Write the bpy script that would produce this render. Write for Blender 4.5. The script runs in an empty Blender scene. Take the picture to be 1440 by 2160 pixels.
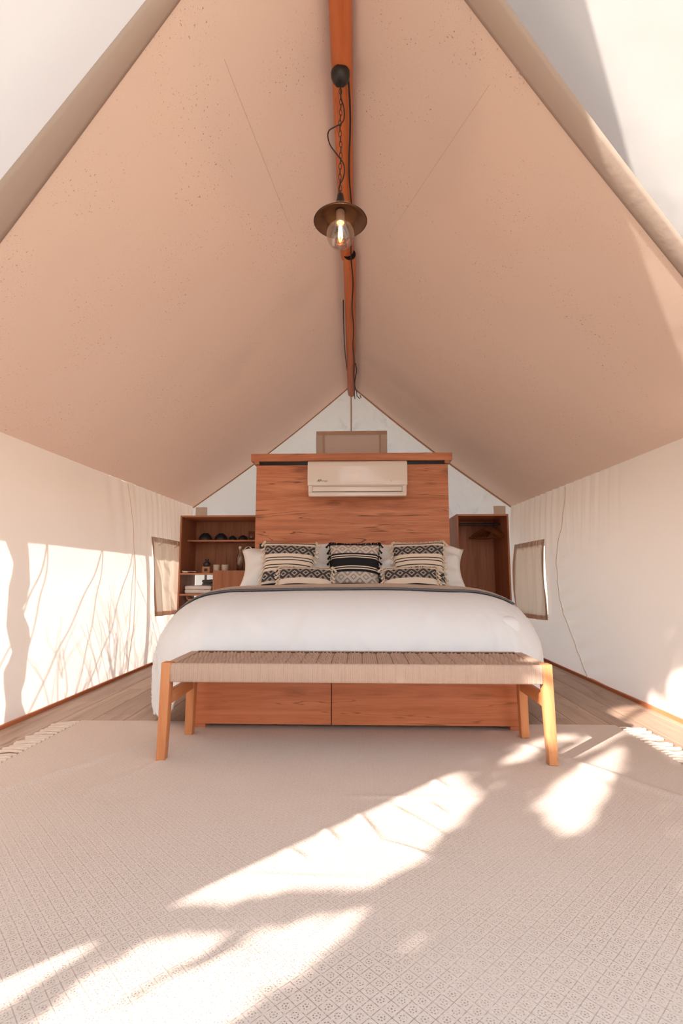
import bpy, bmesh, math, random
from mathutils import Vector, Matrix, noise

S = bpy.context.scene
COL = S.collection
R = math.radians
PI = math.pi
random.seed(7)

# ------------------------------------------------------------------ camera
cam = bpy.data.cameras.new('camera')
cam.sensor_fit = 'VERTICAL'; cam.sensor_height = 36.0; cam.sensor_width = 24.0
cam.lens = 18.0; cam.clip_start = 0.02; cam.clip_end = 200
camo = bpy.data.objects.new('camera', cam); COL.objects.link(camo)
camo.location = (0, 0, 0.83)
camo.rotation_euler = (R(90 + 7.125), 0, R(1.842))
S.camera = camo

# ------------------------------------------------------------------ view, world, sun
S.view_settings.view_transform = 'Standard'
S.view_settings.look = 'None'
S.view_settings.exposure = 0.33
S.view_settings.gamma = 1.0
S.view_settings.use_curve_mapping = False
S.cycles.max_bounces = 8
S.cycles.diffuse_bounces = 4
S.cycles.glossy_bounces = 2
S.cycles.transmission_bounces = 4
S.cycles.transparent_max_bounces = 10
S.cycles.use_adaptive_sampling = True
S.cycles.adaptive_threshold = 0.06
S.cycles.adaptive_min_samples = 16
S.cycles.caustics_reflective = False
S.cycles.sample_clamp_indirect = 6.0

SUN_AZ, SUN_EL, SUN_E, SKY = 46.0, 25.0, 11.5, 2.0
world = bpy.data.worlds.new('World'); S.world = world
world.use_nodes = True
wn = world.node_tree; wn.nodes.clear()
wo = wn.nodes.new('ShaderNodeOutputWorld'); wb = wn.nodes.new('ShaderNodeBackground')
wt = wn.nodes.new('ShaderNodeTexCoord'); wx = wn.nodes.new('ShaderNodeSeparateXYZ'); wr = wn.nodes.new('ShaderNodeValToRGB')
wn.links.new(wt.outputs['Generated'], wx.inputs[0]); wn.links.new(wx.outputs['Z'], wr.inputs[0])
wr.color_ramp.elements[0].position = 0.0; wr.color_ramp.elements[0].color = (1.0, 0.965, 0.93, 1)
wr.color_ramp.elements[1].position = 0.75; wr.color_ramp.elements[1].color = (0.62, 0.81, 1.0, 1)
wn.links.new(wr.outputs[0], wb.inputs['Color']); wb.inputs['Strength'].default_value = SKY
wn.links.new(wb.outputs[0], wo.inputs[0])

SD = Vector((math.cos(R(SUN_EL)) * math.sin(R(SUN_AZ)), math.cos(R(SUN_EL)) * math.cos(R(SUN_AZ)), -math.sin(R(SUN_EL))))
sl = bpy.data.lights.new('sun', 'SUN'); sl.energy = SUN_E; sl.color = (1.0, 0.925, 0.85); sl.angle = R(0.7)
so = bpy.data.objects.new('sun', sl); COL.objects.link(so)
so.rotation_euler = SD.to_track_quat('-Z', 'Y').to_euler(); so.location = (-6, -6, 6)

# ------------------------------------------------------------------ node helpers
class NT:
    def __init__(s, name):
        s.m = bpy.data.materials.new(name); s.m.use_nodes = True
        s.t = s.m.node_tree; s.t.nodes.clear()
        s.out = s.t.nodes.new('ShaderNodeOutputMaterial')
    def n(s, typ, **kw):
        o = s.t.nodes.new(typ)
        for k, v in kw.items(): setattr(o, k, v)
        return o
    def put(s, sock, v):
        if isinstance(v, bpy.types.NodeSocket): s.t.links.new(v, sock)
        elif isinstance(v, (tuple, list)) and len(v) == 3 and sock.type == 'RGBA': sock.default_value = (*v, 1)
        else: sock.default_value = v
    def mth(s, op, a, b=0.0, c=0.0, clamp=False):
        o = s.n('ShaderNodeMath', operation=op); o.use_clamp = clamp
        s.put(o.inputs[0], a); s.put(o.inputs[1], b); s.put(o.inputs[2], c)
        return o.outputs[0]
    def mix(s, f, a, b):
        o = s.n('ShaderNodeMix', data_type='RGBA'); s.put(o.inputs[0], f); s.put(o.inputs[6], a); s.put(o.inputs[7], b)
        return o.outputs[2]
    def coord(s, kind='Object', scale=(1, 1, 1), rot=(0, 0, 0)):
        c = s.n('ShaderNodeTexCoord'); m = s.n('ShaderNodeMapping')
        s.t.links.new(c.outputs[kind], m.inputs[0]); m.inputs['Scale'].default_value = scale; m.inputs['Rotation'].default_value = rot
        return m.outputs[0]
    def noise(s, vec, scale, detail=3, rough=0.55, dist=0.0):
        o = s.n('ShaderNodeTexNoise'); s.put(o.inputs['Vector'], vec); o.inputs['Scale'].default_value = scale
        o.inputs['Detail'].default_value = detail; o.inputs['Roughness'].default_value = rough; o.inputs['Distortion'].default_value = dist
        return o.outputs[0]
    def ramp(s, f, stops):
        o = s.n('ShaderNodeValToRGB'); s.put(o.inputs[0], f)
        e = o.color_ramp.elements
        while len(e) < len(stops): e.new(0.5)
        for k, (p, c) in enumerate(stops):
            e[k].position = p; e[k].color = (*c, 1) if len(c) == 3 else c
        return o.outputs[0]
    def bump(s, h, strength=0.3, dist=0.01):
        o = s.n('ShaderNodeBump'); s.put(o.inputs['Height'], h); o.inputs['Strength'].default_value = strength; o.inputs['Distance'].default_value = dist
        return o.outputs[0]
    def bsdf(s, color, rough=0.6, normal=None, metal=0.0, spec=0.4, **kw):
        o = s.n('ShaderNodeBsdfPrincipled'); s.put(o.inputs['Base Color'], color); s.put(o.inputs['Roughness'], rough)
        o.inputs['Metallic'].default_value = metal; o.inputs['Specular IOR Level'].default_value = spec
        if normal is not None: s.t.links.new(normal, o.inputs['Normal'])
        for k, v in kw.items(): s.put(o.inputs[k], v)
        return o.outputs[0]
    def done(s, sh):
        s.t.links.new(sh, s.out.inputs[0]); return s.m

def sstep(n, x, a, b):
    o = n.n('ShaderNodeMapRange', interpolation_type='SMOOTHSTEP'); n.put(o.inputs[0], x)
    o.inputs[1].default_value = a; o.inputs[2].default_value = b
    return o.outputs[0]

def plain(name, c, rough=0.6, metal=0.0, spec=0.4, var=0.06, scale=30):
    n = NT(name); v = n.coord()
    f = n.noise(v, scale, 2)
    col = n.mix(f, tuple(x * (1 - var) for x in c), tuple(min(1, x * (1 + var)) for x in c))
    return n.done(n.bsdf(col, rough, None, metal, spec))

def canvas(name, c, trans=0.4, tc=None, bump=0.25, specks=False, bumpscale=4.0, var=0.05, stains=False):
    n = NT(name); v = n.coord()
    big = n.noise(v, 1.3, 3)
    col = n.mix(big, tuple(x * (1 - var) for x in c), tuple(min(1, x * (1 + var)) for x in c))
    if specks:
        a = n.noise(v, 95, 2, 0.5)
        b = n.noise(v, 2.6, 3, 0.6)
        f = n.mth('MULTIPLY', sstep(n, a, 0.665, 0.71), sstep(n, b, 0.44, 0.62))
        a2 = n.noise(v, 260, 2, 0.5)
        f2 = n.mth('MULTIPLY', sstep(n, a2, 0.65, 0.70), sstep(n, b, 0.38, 0.60))
        f = n.mth('MAXIMUM', n.mth('MULTIPLY', f, 0.9), n.mth('MULTIPLY', f2, 0.55))
        col = n.mix(f, col, (0.30, 0.15, 0.09))
        st = n.noise(v, 0.9, 2, 0.5)
        col = n.mix(n.mth('MULTIPLY', sstep(n, st, 0.60, 0.74), 0.22), col, tuple(x * 0.62 for x in c))
    if stains:
        a = n.noise(v, 3.2, 6, 0.75, 0.6); b = n.noise(v, 1.1, 2)
        f = n.mth('MULTIPLY', sstep(n, a, 0.52, 0.66), sstep(n, b, 0.45, 0.62))
        col = n.mix(n.mth('MULTIPLY', f, 0.55), col, (0.46, 0.36, 0.29))
    nrm = n.bump(n.noise(v, bumpscale, 2, 0.5), bump, 0.05)
    d = n.n('ShaderNodeBsdfDiffuse'); n.put(d.inputs[0], col); n.t.links.new(nrm, d.inputs['Normal'])
    t = n.n('ShaderNodeBsdfTranslucent'); n.put(t.inputs[0], tc if tc else col); n.t.links.new(nrm, t.inputs['Normal'])
    mx = n.n('ShaderNodeMixShader'); mx.inputs[0].default_value = trans
    n.t.links.new(d.outputs[0], mx.inputs[1]); n.t.links.new(t.outputs[0], mx.inputs[2])
    return n.done(mx.outputs[0])

def wood(name, dark, mid, light, axis='X', rough=0.5, scale=1.0, knots=0.5, rand=0.0, spec=0.3):
    n = NT(name)
    st = {'X': (0.9, 14, 14), 'Y': (14, 0.9, 14), 'Z': (14, 14, 0.9)}[axis]
    v = n.coord('Object', tuple(k * scale for k in st))
    oi = n.n('ShaderNodeObjectInfo')
    va = n.n('ShaderNodeVectorMath', operation='ADD')
    sc = n.n('ShaderNodeVectorMath', operation='SCALE'); n.t.links.new(oi.outputs['Location'], sc.inputs[0]); sc.inputs['Scale'].default_value = 3.7
    n.t.links.new(v, va.inputs[0]); n.t.links.new(sc.outputs[0], va.inputs[1]); v = va.outputs[0]
    g = n.noise(v, 0.8, 5, 0.6, 1.4)
    fine = n.noise(v, 7.0, 3, 0.6, 0.3)
    f = n.mth('ADD', n.mth('MULTIPLY', g, 0.8), n.mth('MULTIPLY', fine, 0.25))
    col = n.ramp(f, [(0.30, dark), (0.50, mid), (0.70, light)])
    lo = n.noise(v, 0.28, 3, 0.7, 2.0)
    crack = n.mth('MULTIPLY', n.mth('SUBTRACT', 1.0, sstep(n, n.mth('ABSOLUTE', n.mth('SUBTRACT', lo, 0.46)), 0.0, 0.010 + 0.010 * knots)), sstep(n, g, 0.46, 0.57))
    col = n.mix(n.mth('MULTIPLY', crack, knots), col, tuple(x * 0.28 for x in dark))
    vk = n.coord('Object', tuple({True: 1.6, False: 5.0}[k == 0.9] * scale for k in st))
    vo = n.n('ShaderNodeTexVoronoi'); n.put(vo.inputs['Vector'], vk); vo.inputs['Scale'].default_value = 1.0
    kf = n.mth('SUBTRACT', 1.0, sstep(n, n.mth('ADD', vo.outputs['Distance'], n.mth('MULTIPLY', n.mth('SUBTRACT', fine, 0.5), 0.25)), 0.03, 0.24))
    col = n.mix(n.mth('MULTIPLY', kf, 0.75 * knots), col, tuple(x * 0.4 for x in dark))
    if rand:
        hv = n.n('ShaderNodeHueSaturation'); n.put(hv.inputs['Color'], col)
        n.put(hv.inputs['Value'], n.mth('ADD', 1.0 - rand / 2, n.mth('MULTIPLY', oi.outputs['Random'], rand)))
        col = hv.outputs[0]
    return n.done(n.bsdf(col, rough, None, 0, spec))

# ------------------------------------------------------------------ mesh helpers
def box(bm, x0, x1, y0, y1, z0, z1, bev=0.0, seg=2):
    r = bmesh.ops.create_cube(bm, size=1.0)
    vs = r['verts']
    for v in vs:
        v.co = Vector(((x0 + x1) / 2 + v.co.x * (x1 - x0), (y0 + y1) / 2 + v.co.y * (y1 - y0), (z0 + z1) / 2 + v.co.z * (z1 - z0)))
    if bev > 0:
        es = list({e for v in vs for e in v.link_edges})
        bmesh.ops.bevel(bm, geom=es, offset=bev, segments=seg, affect='EDGES', profile=0.5)
    return bm

def hexa(bm, bot, top, bev=0.0):
    """eight corner solid: bot, top = 4 points each, same winding"""
    vs = [bm.verts.new(p) for p in list(bot) + list(top)]
    fs = [(3, 2, 1, 0), (4, 5, 6, 7), (0, 1, 5, 4), (1, 2, 6, 5), (2, 3, 7, 6), (3, 0, 4, 7)]
    fl = [bm.faces.new([vs[i] for i in f]) for f in fs]
    bmesh.ops.recalc_face_normals(bm, faces=fl)
    if bev > 0:
        es = list({e for v in vs for e in v.link_edges})
        bmesh.ops.bevel(bm, geom=es, offset=bev, segments=2, affect='EDGES', profile=0.5)
    return bm

def tube(bm, pts, r, n=8, closed=False, caps=True):
    pts = [Vector(p) for p in pts]; rings = []; N = len(pts)
    rr = r if isinstance(r, (list, tuple)) else [r] * N
    up = None
    for i, p in enumerate(pts):
        a = pts[(i - 1) % N] if (closed or i > 0) else pts[i]
        b = pts[(i + 1) % N] if (closed or i < N - 1) else pts[i]
        d = (b - a).normalized()
        if up is None: up = d.orthogonal().normalized()
        up = (up - d * up.dot(d))
        up = up.normalized() if up.length > 1e-6 else d.orthogonal().normalized()
        s = d.cross(up)
        rings.append([bm.verts.new(p + (up * math.cos(2 * PI * k / n) + s * math.sin(2 * PI * k / n)) * rr[i]) for k in range(n)])
    m = N if closed else N - 1
    for i in range(m):
        A, B = rings[i], rings[(i + 1) % N]
        for k in range(n): bm.faces.new((A[k], A[(k + 1) % n], B[(k + 1) % n], B[k]))
    if caps and not closed:
        bm.faces.new(rings[0][::-1]); bm.faces.new(rings[-1])
    return bm

def lathe(bm, prof, c=(0, 0, 0), n=24, cap0=True, cap1=True):
    c = Vector(c); rings = []
    for r, z in prof:
        rings.append([bm.verts.new(c + Vector((r * math.cos(2 * PI * k / n), r * math.sin(2 * PI * k / n), z))) for k in range(n)])
    for A, B in zip(rings, rings[1:]):
        for k in range(n): bm.faces.new((A[k], A[(k + 1) % n], B[(k + 1) % n], B[k]))
    if cap0: bm.faces.new(rings[0][::-1])
    if cap1: bm.faces.new(rings[-1])
    return bm

def grid(bm, nu, nv, fn, uv=None, close_u=False):
    vs = [[bm.verts.new(fn(i / nu, j / nv)) for j in range(nv + 1)] for i in range(nu + 1)]
    lay = bm.loops.layers.uv.verify()
    for i in range(nu):
        for j in range(nv):
            f = bm.faces.new((vs[i][j], vs[i + 1][j], vs[i + 1][j + 1], vs[i][j + 1]))
            for l, (a, b) in zip(f.loops, ((i, j), (i + 1, j), (i + 1, j + 1), (i, j + 1))):
                l[lay].uv = (a / nu, b / nv)
    return vs

def prism(bm, poly, axis, a0, a1, bev=0.0):
    """extrude polygon; axis 'x': poly=(y,z), 'y': poly=(x,z), 'z': poly=(x,y)"""
    mk = {'x': lambda p, a: (a, p[0], p[1]), 'y': lambda p, a: (p[0], a, p[1]), 'z': lambda p, a: (p[0], p[1], a)}[axis]
    A = [bm.verts.new(mk(p, a0)) for p in poly]; B = [bm.verts.new(mk(p, a1)) for p in poly]
    fl = [bm.faces.new(A[::-1]), bm.faces.new(B)]
    n = len(poly)
    for k in range(n): fl.append(bm.faces.new((A[k], A[(k + 1) % n], B[(k + 1) % n], B[k])))
    bmesh.ops.recalc_face_normals(bm, faces=fl)
    if bev > 0:
        es = list(set(e for v in A + B for e in v.link_edges))
        bmesh.ops.bevel(bm, geom=es, offset=bev, segments=2, affect='EDGES', profile=0.5)

def BM(): return bmesh.new()

def wloc(o):
    v = Vector((0, 0, 0))
    while o is not None:
        v = v + o.location; o = o.parent
    return v

def obj(name, bm, mat, parent=None, smooth=False, loc=None, local=False, label=None, kind=None, solid=0.0, recalc=False):
    """verts are in world space unless local"""
    if recalc: bmesh.ops.recalc_face_normals(bm, faces=bm.faces[:])
    base = Vector(loc) if loc is not None else Vector((0, 0, 0))
    if not local:
        off = wloc(parent) + base
        for v in bm.verts: v.co -= off
    me = bpy.data.meshes.new(name); bm.to_mesh(me); bm.free()
    if smooth:
        me.polygons.foreach_set('use_smooth', [True] * len(me.polygons))
        if smooth != 'all': me.set_sharp_from_angle(angle=R(40))
    if mat: me.materials.append(mat)
    o = bpy.data.objects.new(name, me); COL.objects.link(o)
    o.location = base
    if parent is not None: o.parent = parent
    if label: o['label'] = label
    if kind: o['kind'] = kind
    if solid:
        md = o.modifiers.new('thick', 'SOLIDIFY'); md.thickness = solid; md.offset = 0
    return o

def thing(name, label, cat, loc=(0, 0, 0), group=None, rot=None):
    o = bpy.data.objects.new(name, None); COL.objects.link(o); o.location = loc
    o.empty_display_size = 0.05
    o['label'] = label; o['category'] = cat
    if group: o['group'] = group
    if rot: o.rotation_euler = rot
    return o

def tag(o, label, cat, group=None):
    o['label'] = label; o['category'] = cat
    if group: o['group'] = group
    return o

def dup(o, parent=None):
    c = o.copy(); COL.objects.link(c)
    if parent is not None: c.parent = parent
    return c

def dup_thing(root, loc, label, rot=None):
    r = dup(root); r.location = loc; r['label'] = label
    if rot: r.rotation_euler = rot
    for ch in list(root.children):
        c = dup(ch, r)
        for g in list(ch.children): dup(g, c)
    return r

def nz(x, y, z=0.0): return noise.noise(Vector((x, y, z)))

# ------------------------------------------------------------------ materials
M_ROOF = canvas('roof_canvas', (0.84, 0.650, 0.530), 0.24, (0.84, 0.62, 0.50), 0.22, True, 2.2)
M_WALL = canvas('wall_canvas', (0.85, 0.715, 0.62), 0.30, (0.86, 0.79, 0.73), 0.16, False, 3.0)
M_GABLE = canvas('gable_canvas', (0.74, 0.72, 0.69), 0.26, (0.70, 0.73, 0.74), 0.6, False, 6.0, 0.10, True)
M_FLY = canvas('fly_canvas', (0.80, 0.77, 0.73), 0.20, (0.36, 0.36, 0.37), 0.1, False, 3.0)
M_HEM = canvas('hem_webbing', (0.50, 0.40, 0.335), 0.08, None, 0.03, False, 30)
M_FLAP = canvas('flap_canvas', (0.78, 0.66, 0.56), 0.30, (0.86, 0.72, 0.58), 0.2, False, 8)
M_FLAPHEM = canvas('flap_hem_cloth', (0.76, 0.55, 0.42), 0.30, (0.76, 0.50, 0.35), 0.2, False, 20)
M_SEAMBROWN = plain('seam_thread', (0.74, 0.52, 0.40), 0.85)
M_PIPING = plain('piping_brown', (0.50, 0.27, 0.16), 0.8)
M_SEAM = canvas('seam_tape', (0.86, 0.74, 0.63), 0.25, None, 0.1, False, 20)
M_SCREEN = canvas('window_mesh', (0.88, 0.76, 0.68), 0.15, (0.80, 0.68, 0.58), 0.1, False, 20)
M_DRAWER = wood('drawer_wood', (0.42, 0.125, 0.05), (0.58, 0.19, 0.085), (0.66, 0.24, 0.115), 'X', 0.45, 1.3, 0.6)
M_BENCH = wood('bench_wood', (0.50, 0.17, 0.065), (0.60, 0.235, 0.095), (0.66, 0.29, 0.125), 'Z', 0.45, 1.2, 0.2)
M_BENCHX = wood('bench_wood_rail', (0.50, 0.17, 0.065), (0.60, 0.235, 0.095), (0.66, 0.29, 0.125), 'Y', 0.45, 1.2, 0.2)
M_HEAD = wood('headboard_wood', (0.36, 0.115, 0.05), (0.56, 0.205, 0.098), (0.70, 0.30, 0.155), 'X', 0.5, 1.15, 0.8)
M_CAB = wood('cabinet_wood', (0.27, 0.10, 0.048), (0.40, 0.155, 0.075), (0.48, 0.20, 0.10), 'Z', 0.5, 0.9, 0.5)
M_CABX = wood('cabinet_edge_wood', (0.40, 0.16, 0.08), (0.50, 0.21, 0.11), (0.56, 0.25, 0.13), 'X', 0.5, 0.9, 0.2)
M_BEAM = wood('beam_wood', (0.42, 0.10, 0.03), (0.54, 0.145, 0.045), (0.60, 0.18, 0.06), 'Y', 0.4, 0.9, 0.4)
M_FLOOR = wood('laminate_plank', (0.30, 0.185, 0.125), (0.43, 0.285, 0.205), (0.52, 0.36, 0.27), 'Y', 0.5, 0.8, 0.4, 0.22, 0.35)
M_SUB = plain('subfloor', (0.25, 0.17, 0.12), 0.8)
M_SKIRT = wood('skirting_wood', (0.40, 0.12, 0.05), (0.52, 0.17, 0.07), (0.58, 0.20, 0.09), 'Y', 0.5, 1.0, 0.2)
M_WHITE = plain('white_cotton', (0.79, 0.80, 0.82), 0.9, 0, 0.15, 0.02, 4)
M_PILLOW = plain('pillow_cotton', (0.84, 0.82, 0.80), 0.9, 0, 0.15, 0.02, 4)
M_TOWEL = plain('towel_cotton', (0.82, 0.76, 0.72), 0.95, 0, 0.1, 0.05, 60)
M_GREYCLOTH = plain('grey_cloth', (0.28, 0.26, 0.25), 0.95, 0, 0.1, 0.15, 50)
M_BLACK = plain('black_metal', (0.018, 0.015, 0.013), 0.45, 0.0, 0.5)
M_CABLE = plain('black_cable', (0.012, 0.010, 0.010), 0.5)
M_DARKCERAMIC = plain('dark_ceramic', (0.022, 0.024, 0.026), 0.35, 0, 0.5)
M_CUP = plain('beige_ceramic', (0.74, 0.58, 0.44), 0.5)
M_KRAFT = plain('kraft_card', (0.50, 0.24, 0.12), 0.8)
M_LEATHER = plain('tan_leather', (0.52, 0.22, 0.09), 0.55, 0, 0.4, 0.12, 40)
M_SHELL = plain('white_shell', (0.85, 0.78, 0.70), 0.3)
M_ACW = plain('glossy_white_plastic', (0.80, 0.70, 0.62), 0.12, 0, 0.5, 0.0, 3)
M_ACD = plain('grey_print', (0.20, 0.17, 0.15), 0.5)
M_CHROME = plain('chrome', (0.8, 0.8, 0.8), 0.15, 1.0)
M_STEEL = plain('dark_steel', (0.10, 0.09, 0.09), 0.35, 1.0)
M_CREAMYARN = plain('cream_yarn', (0.80, 0.67, 0.53), 0.95, 0, 0.1, 0.1, 80)
M_BLACKYARN = plain('black_yarn', (0.016, 0.016, 0.018), 0.95, 0, 0.1, 0.2, 80)
M_HANGER = wood('hanger_wood', (0.10, 0.03, 0.012), (0.17, 0.055, 0.018), (0.24, 0.08, 0.025), 'Y', 0.35, 3, 0)
M_ROPE = plain('guy_rope', (0.6, 0.55, 0.48), 0.9)
M_BARK = plain('bark', (0.14, 0.09, 0.06), 0.95)
M_LEAF = canvas('shade_shrub_leaf', (0.07, 0.12, 0.04), 0.15, (0.10, 0.18, 0.03), 0.2)
M_EARTH = plain('dry_earth', (0.50, 0.40, 0.31), 0.95, 0, 0.1, 0.2, 3)
M_OUTLET = plain('black_plastic', (0.010, 0.010, 0.010), 0.35)

def mk_lampshade():
    n = NT('lamp_shade_paint')
    return n.done(n.bsdf(n.mix(n.noise(n.coord(), 25, 3), (0.014, 0.007, 0.005), (0.026, 0.011, 0.007)), 0.42, None, 0.2, 0.4))
M_SHADE = mk_lampshade()

def mk_glass(name, col=(1, 1, 1), rough=0.0, ior=1.45):
    n = NT(name)
    t = n.n('ShaderNodeBsdfTransparent'); t.inputs[0].default_value = (*col, 1)
    g = n.n('ShaderNodeBsdfGlossy'); g.inputs['Roughness'].default_value = 0.03; g.inputs[0].default_value = (1, 0.97, 0.93, 1)
    lw = n.n('ShaderNodeLayerWeight'); lw.inputs['Blend'].default_value = 0.35
    f = n.mth('ADD', 0.05, n.mth('MULTIPLY', lw.outputs['Facing'], ior))
    mx = n.n('ShaderNodeMixShader'); n.put(mx.inputs[0], f); n.t.links.new(t.outputs[0], mx.inputs[1]); n.t.links.new(g.outputs[0], mx.inputs[2])
    return n.done(mx.outputs[0])
M_GLASS = mk_glass('clear_glass', (0.93, 0.92, 0.91), 0.0, 0.34)
M_BULBGLASS = mk_glass('bulb_glass', (1.0, 0.90, 0.76), 0.0, 0.22)

def mk_emit(name, col, st):
    n = NT(name); e = n.n('ShaderNodeEmission'); e.inputs[0].default_value = (*col, 1); e.inputs[1].default_value = st
    return n.done(e.outputs[0])
M_FILAMENT = mk_emit('glowing_filament', (1.0, 0.62, 0.30), 45)

def mk_weave(name, c, dark):
    n = NT(name); v = n.coord()
    f = n.noise(v, 60, 3); g = n.noise(n.coord('Object', (260, 3, 6)), 1.0, 2)
    col = n.mix(n.mth('MULTIPLY', sstep(n, g, 0.5, 0.8), 0.35), n.mix(f, c, tuple(x * 0.86 for x in c)), dark)
    return n.done(n.bsdf(col, 0.85, None, 0, 0.2))
M_CORD = mk_weave('paper_cord', (0.56, 0.385, 0.295), (0.30, 0.19, 0.14))

def mk_rug():
    n = NT('rug_weave')
    c = n.n('ShaderNodeTexCoord'); sp = n.n('ShaderNodeSeparateXYZ'); n.t.links.new(c.outputs['Object'], sp.inputs[0])
    x, y = sp.outputs[0], sp.outputs[1]
    wob = n.noise(c.outputs['Object'], 9, 2)
    x = n.mth('ADD', x, n.mth('MULTIPLY', n.mth('SUBTRACT', wob, 0.5), 0.008))
    k = 1 / 0.0405
    a = n.mth('MULTIPLY', n.mth('ADD', x, y), k); b = n.mth('MULTIPLY', n.mth('SUBTRACT', x, y), k)
    fa = n.mth('ABSOLUTE', n.mth('SUBTRACT', n.mth('FRACT', a), 0.5)); fb = n.mth('ABSOLUTE', n.mth('SUBTRACT', n.mth('FRACT', b), 0.5))
    m = n.mth('MAXIMUM', fa, fb)
    line = sstep(n, m, 0.452, 0.480)
    rr = n.mth('SQRT', n.mth('ADD', n.mth('MULTIPLY', fa, fa), n.mth('MULTIPLY', fb, fb)))
    ring = n.mth('SUBTRACT', 1.0, sstep(n, n.mth('ABSOLUTE', n.mth('SUBTRACT', rr, 0.24)), 0.025, 0.06))
    ang = n.mth('ARCTAN2', n.mth('SUBTRACT', n.mth('FRACT', a), 0.5), n.mth('SUBTRACT', n.mth('FRACT', b), 0.5))
    pet = sstep(n, n.mth('SINE', n.mth('MULTIPLY', ang, 7.0)), -0.7, 0.2)
    ring = n.mth('MULTIPLY', ring, pet)
    dot = n.mth('SUBTRACT', 1.0, sstep(n, rr, 0.05, 0.09))
    pat = n.mth('MAXIMUM', n.mth('MULTIPLY', line, 0.85), n.mth('MAXIMUM', ring, dot))
    brk = sstep(n, n.noise(c.outputs['Object'], 130, 2, 0.6), 0.32, 0.55)
    wear = sstep(n, n.noise(c.outputs['Object'], 1.6, 3, 0.6), 0.30, 0.70)
    far = n.n('ShaderNodeMapRange'); n.put(far.inputs[0], y); far.inputs[1].default_value = 2.35; far.inputs[2].default_value = 1.0
    far.inputs[3].default_value = 0.30; far.inputs[4].default_value = 1.0
    pat = n.mth('MULTIPLY', n.mth('MULTIPLY', pat, brk), n.mth('MULTIPLY', n.mth('ADD', 0.45, n.mth('MULTIPLY', wear, 0.55)), far.outputs[0]))
    sp2 = n.noise(n.coord('Object', (1, 1, 1)), 190, 2, 0.6)
    base = n.mix(sp2, (0.585, 0.475, 0.41), (0.77, 0.655, 0.58))
    tone = n.noise(c.outputs['Object'], 0.9, 2)
    base = n.mix(n.mth('MULTIPLY', tone, 0.25), base, (0.66, 0.51, 0.42))
    col = n.mix(n.mth('MULTIPLY', pat, 1.0), base, (0.215, 0.14, 0.115))
    bh = n.noise(c.outputs['Object'], 200, 1)
    return n.done(n.bsdf(col, 0.95, n.bump(bh, 0.35, 0.004), 0, 0.08))
M_RUG = mk_rug()
M_FRINGE = plain('fringe_yarn', (0.74, 0.60, 0.50), 0.95, 0, 0.1, 0.1, 60)

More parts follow.
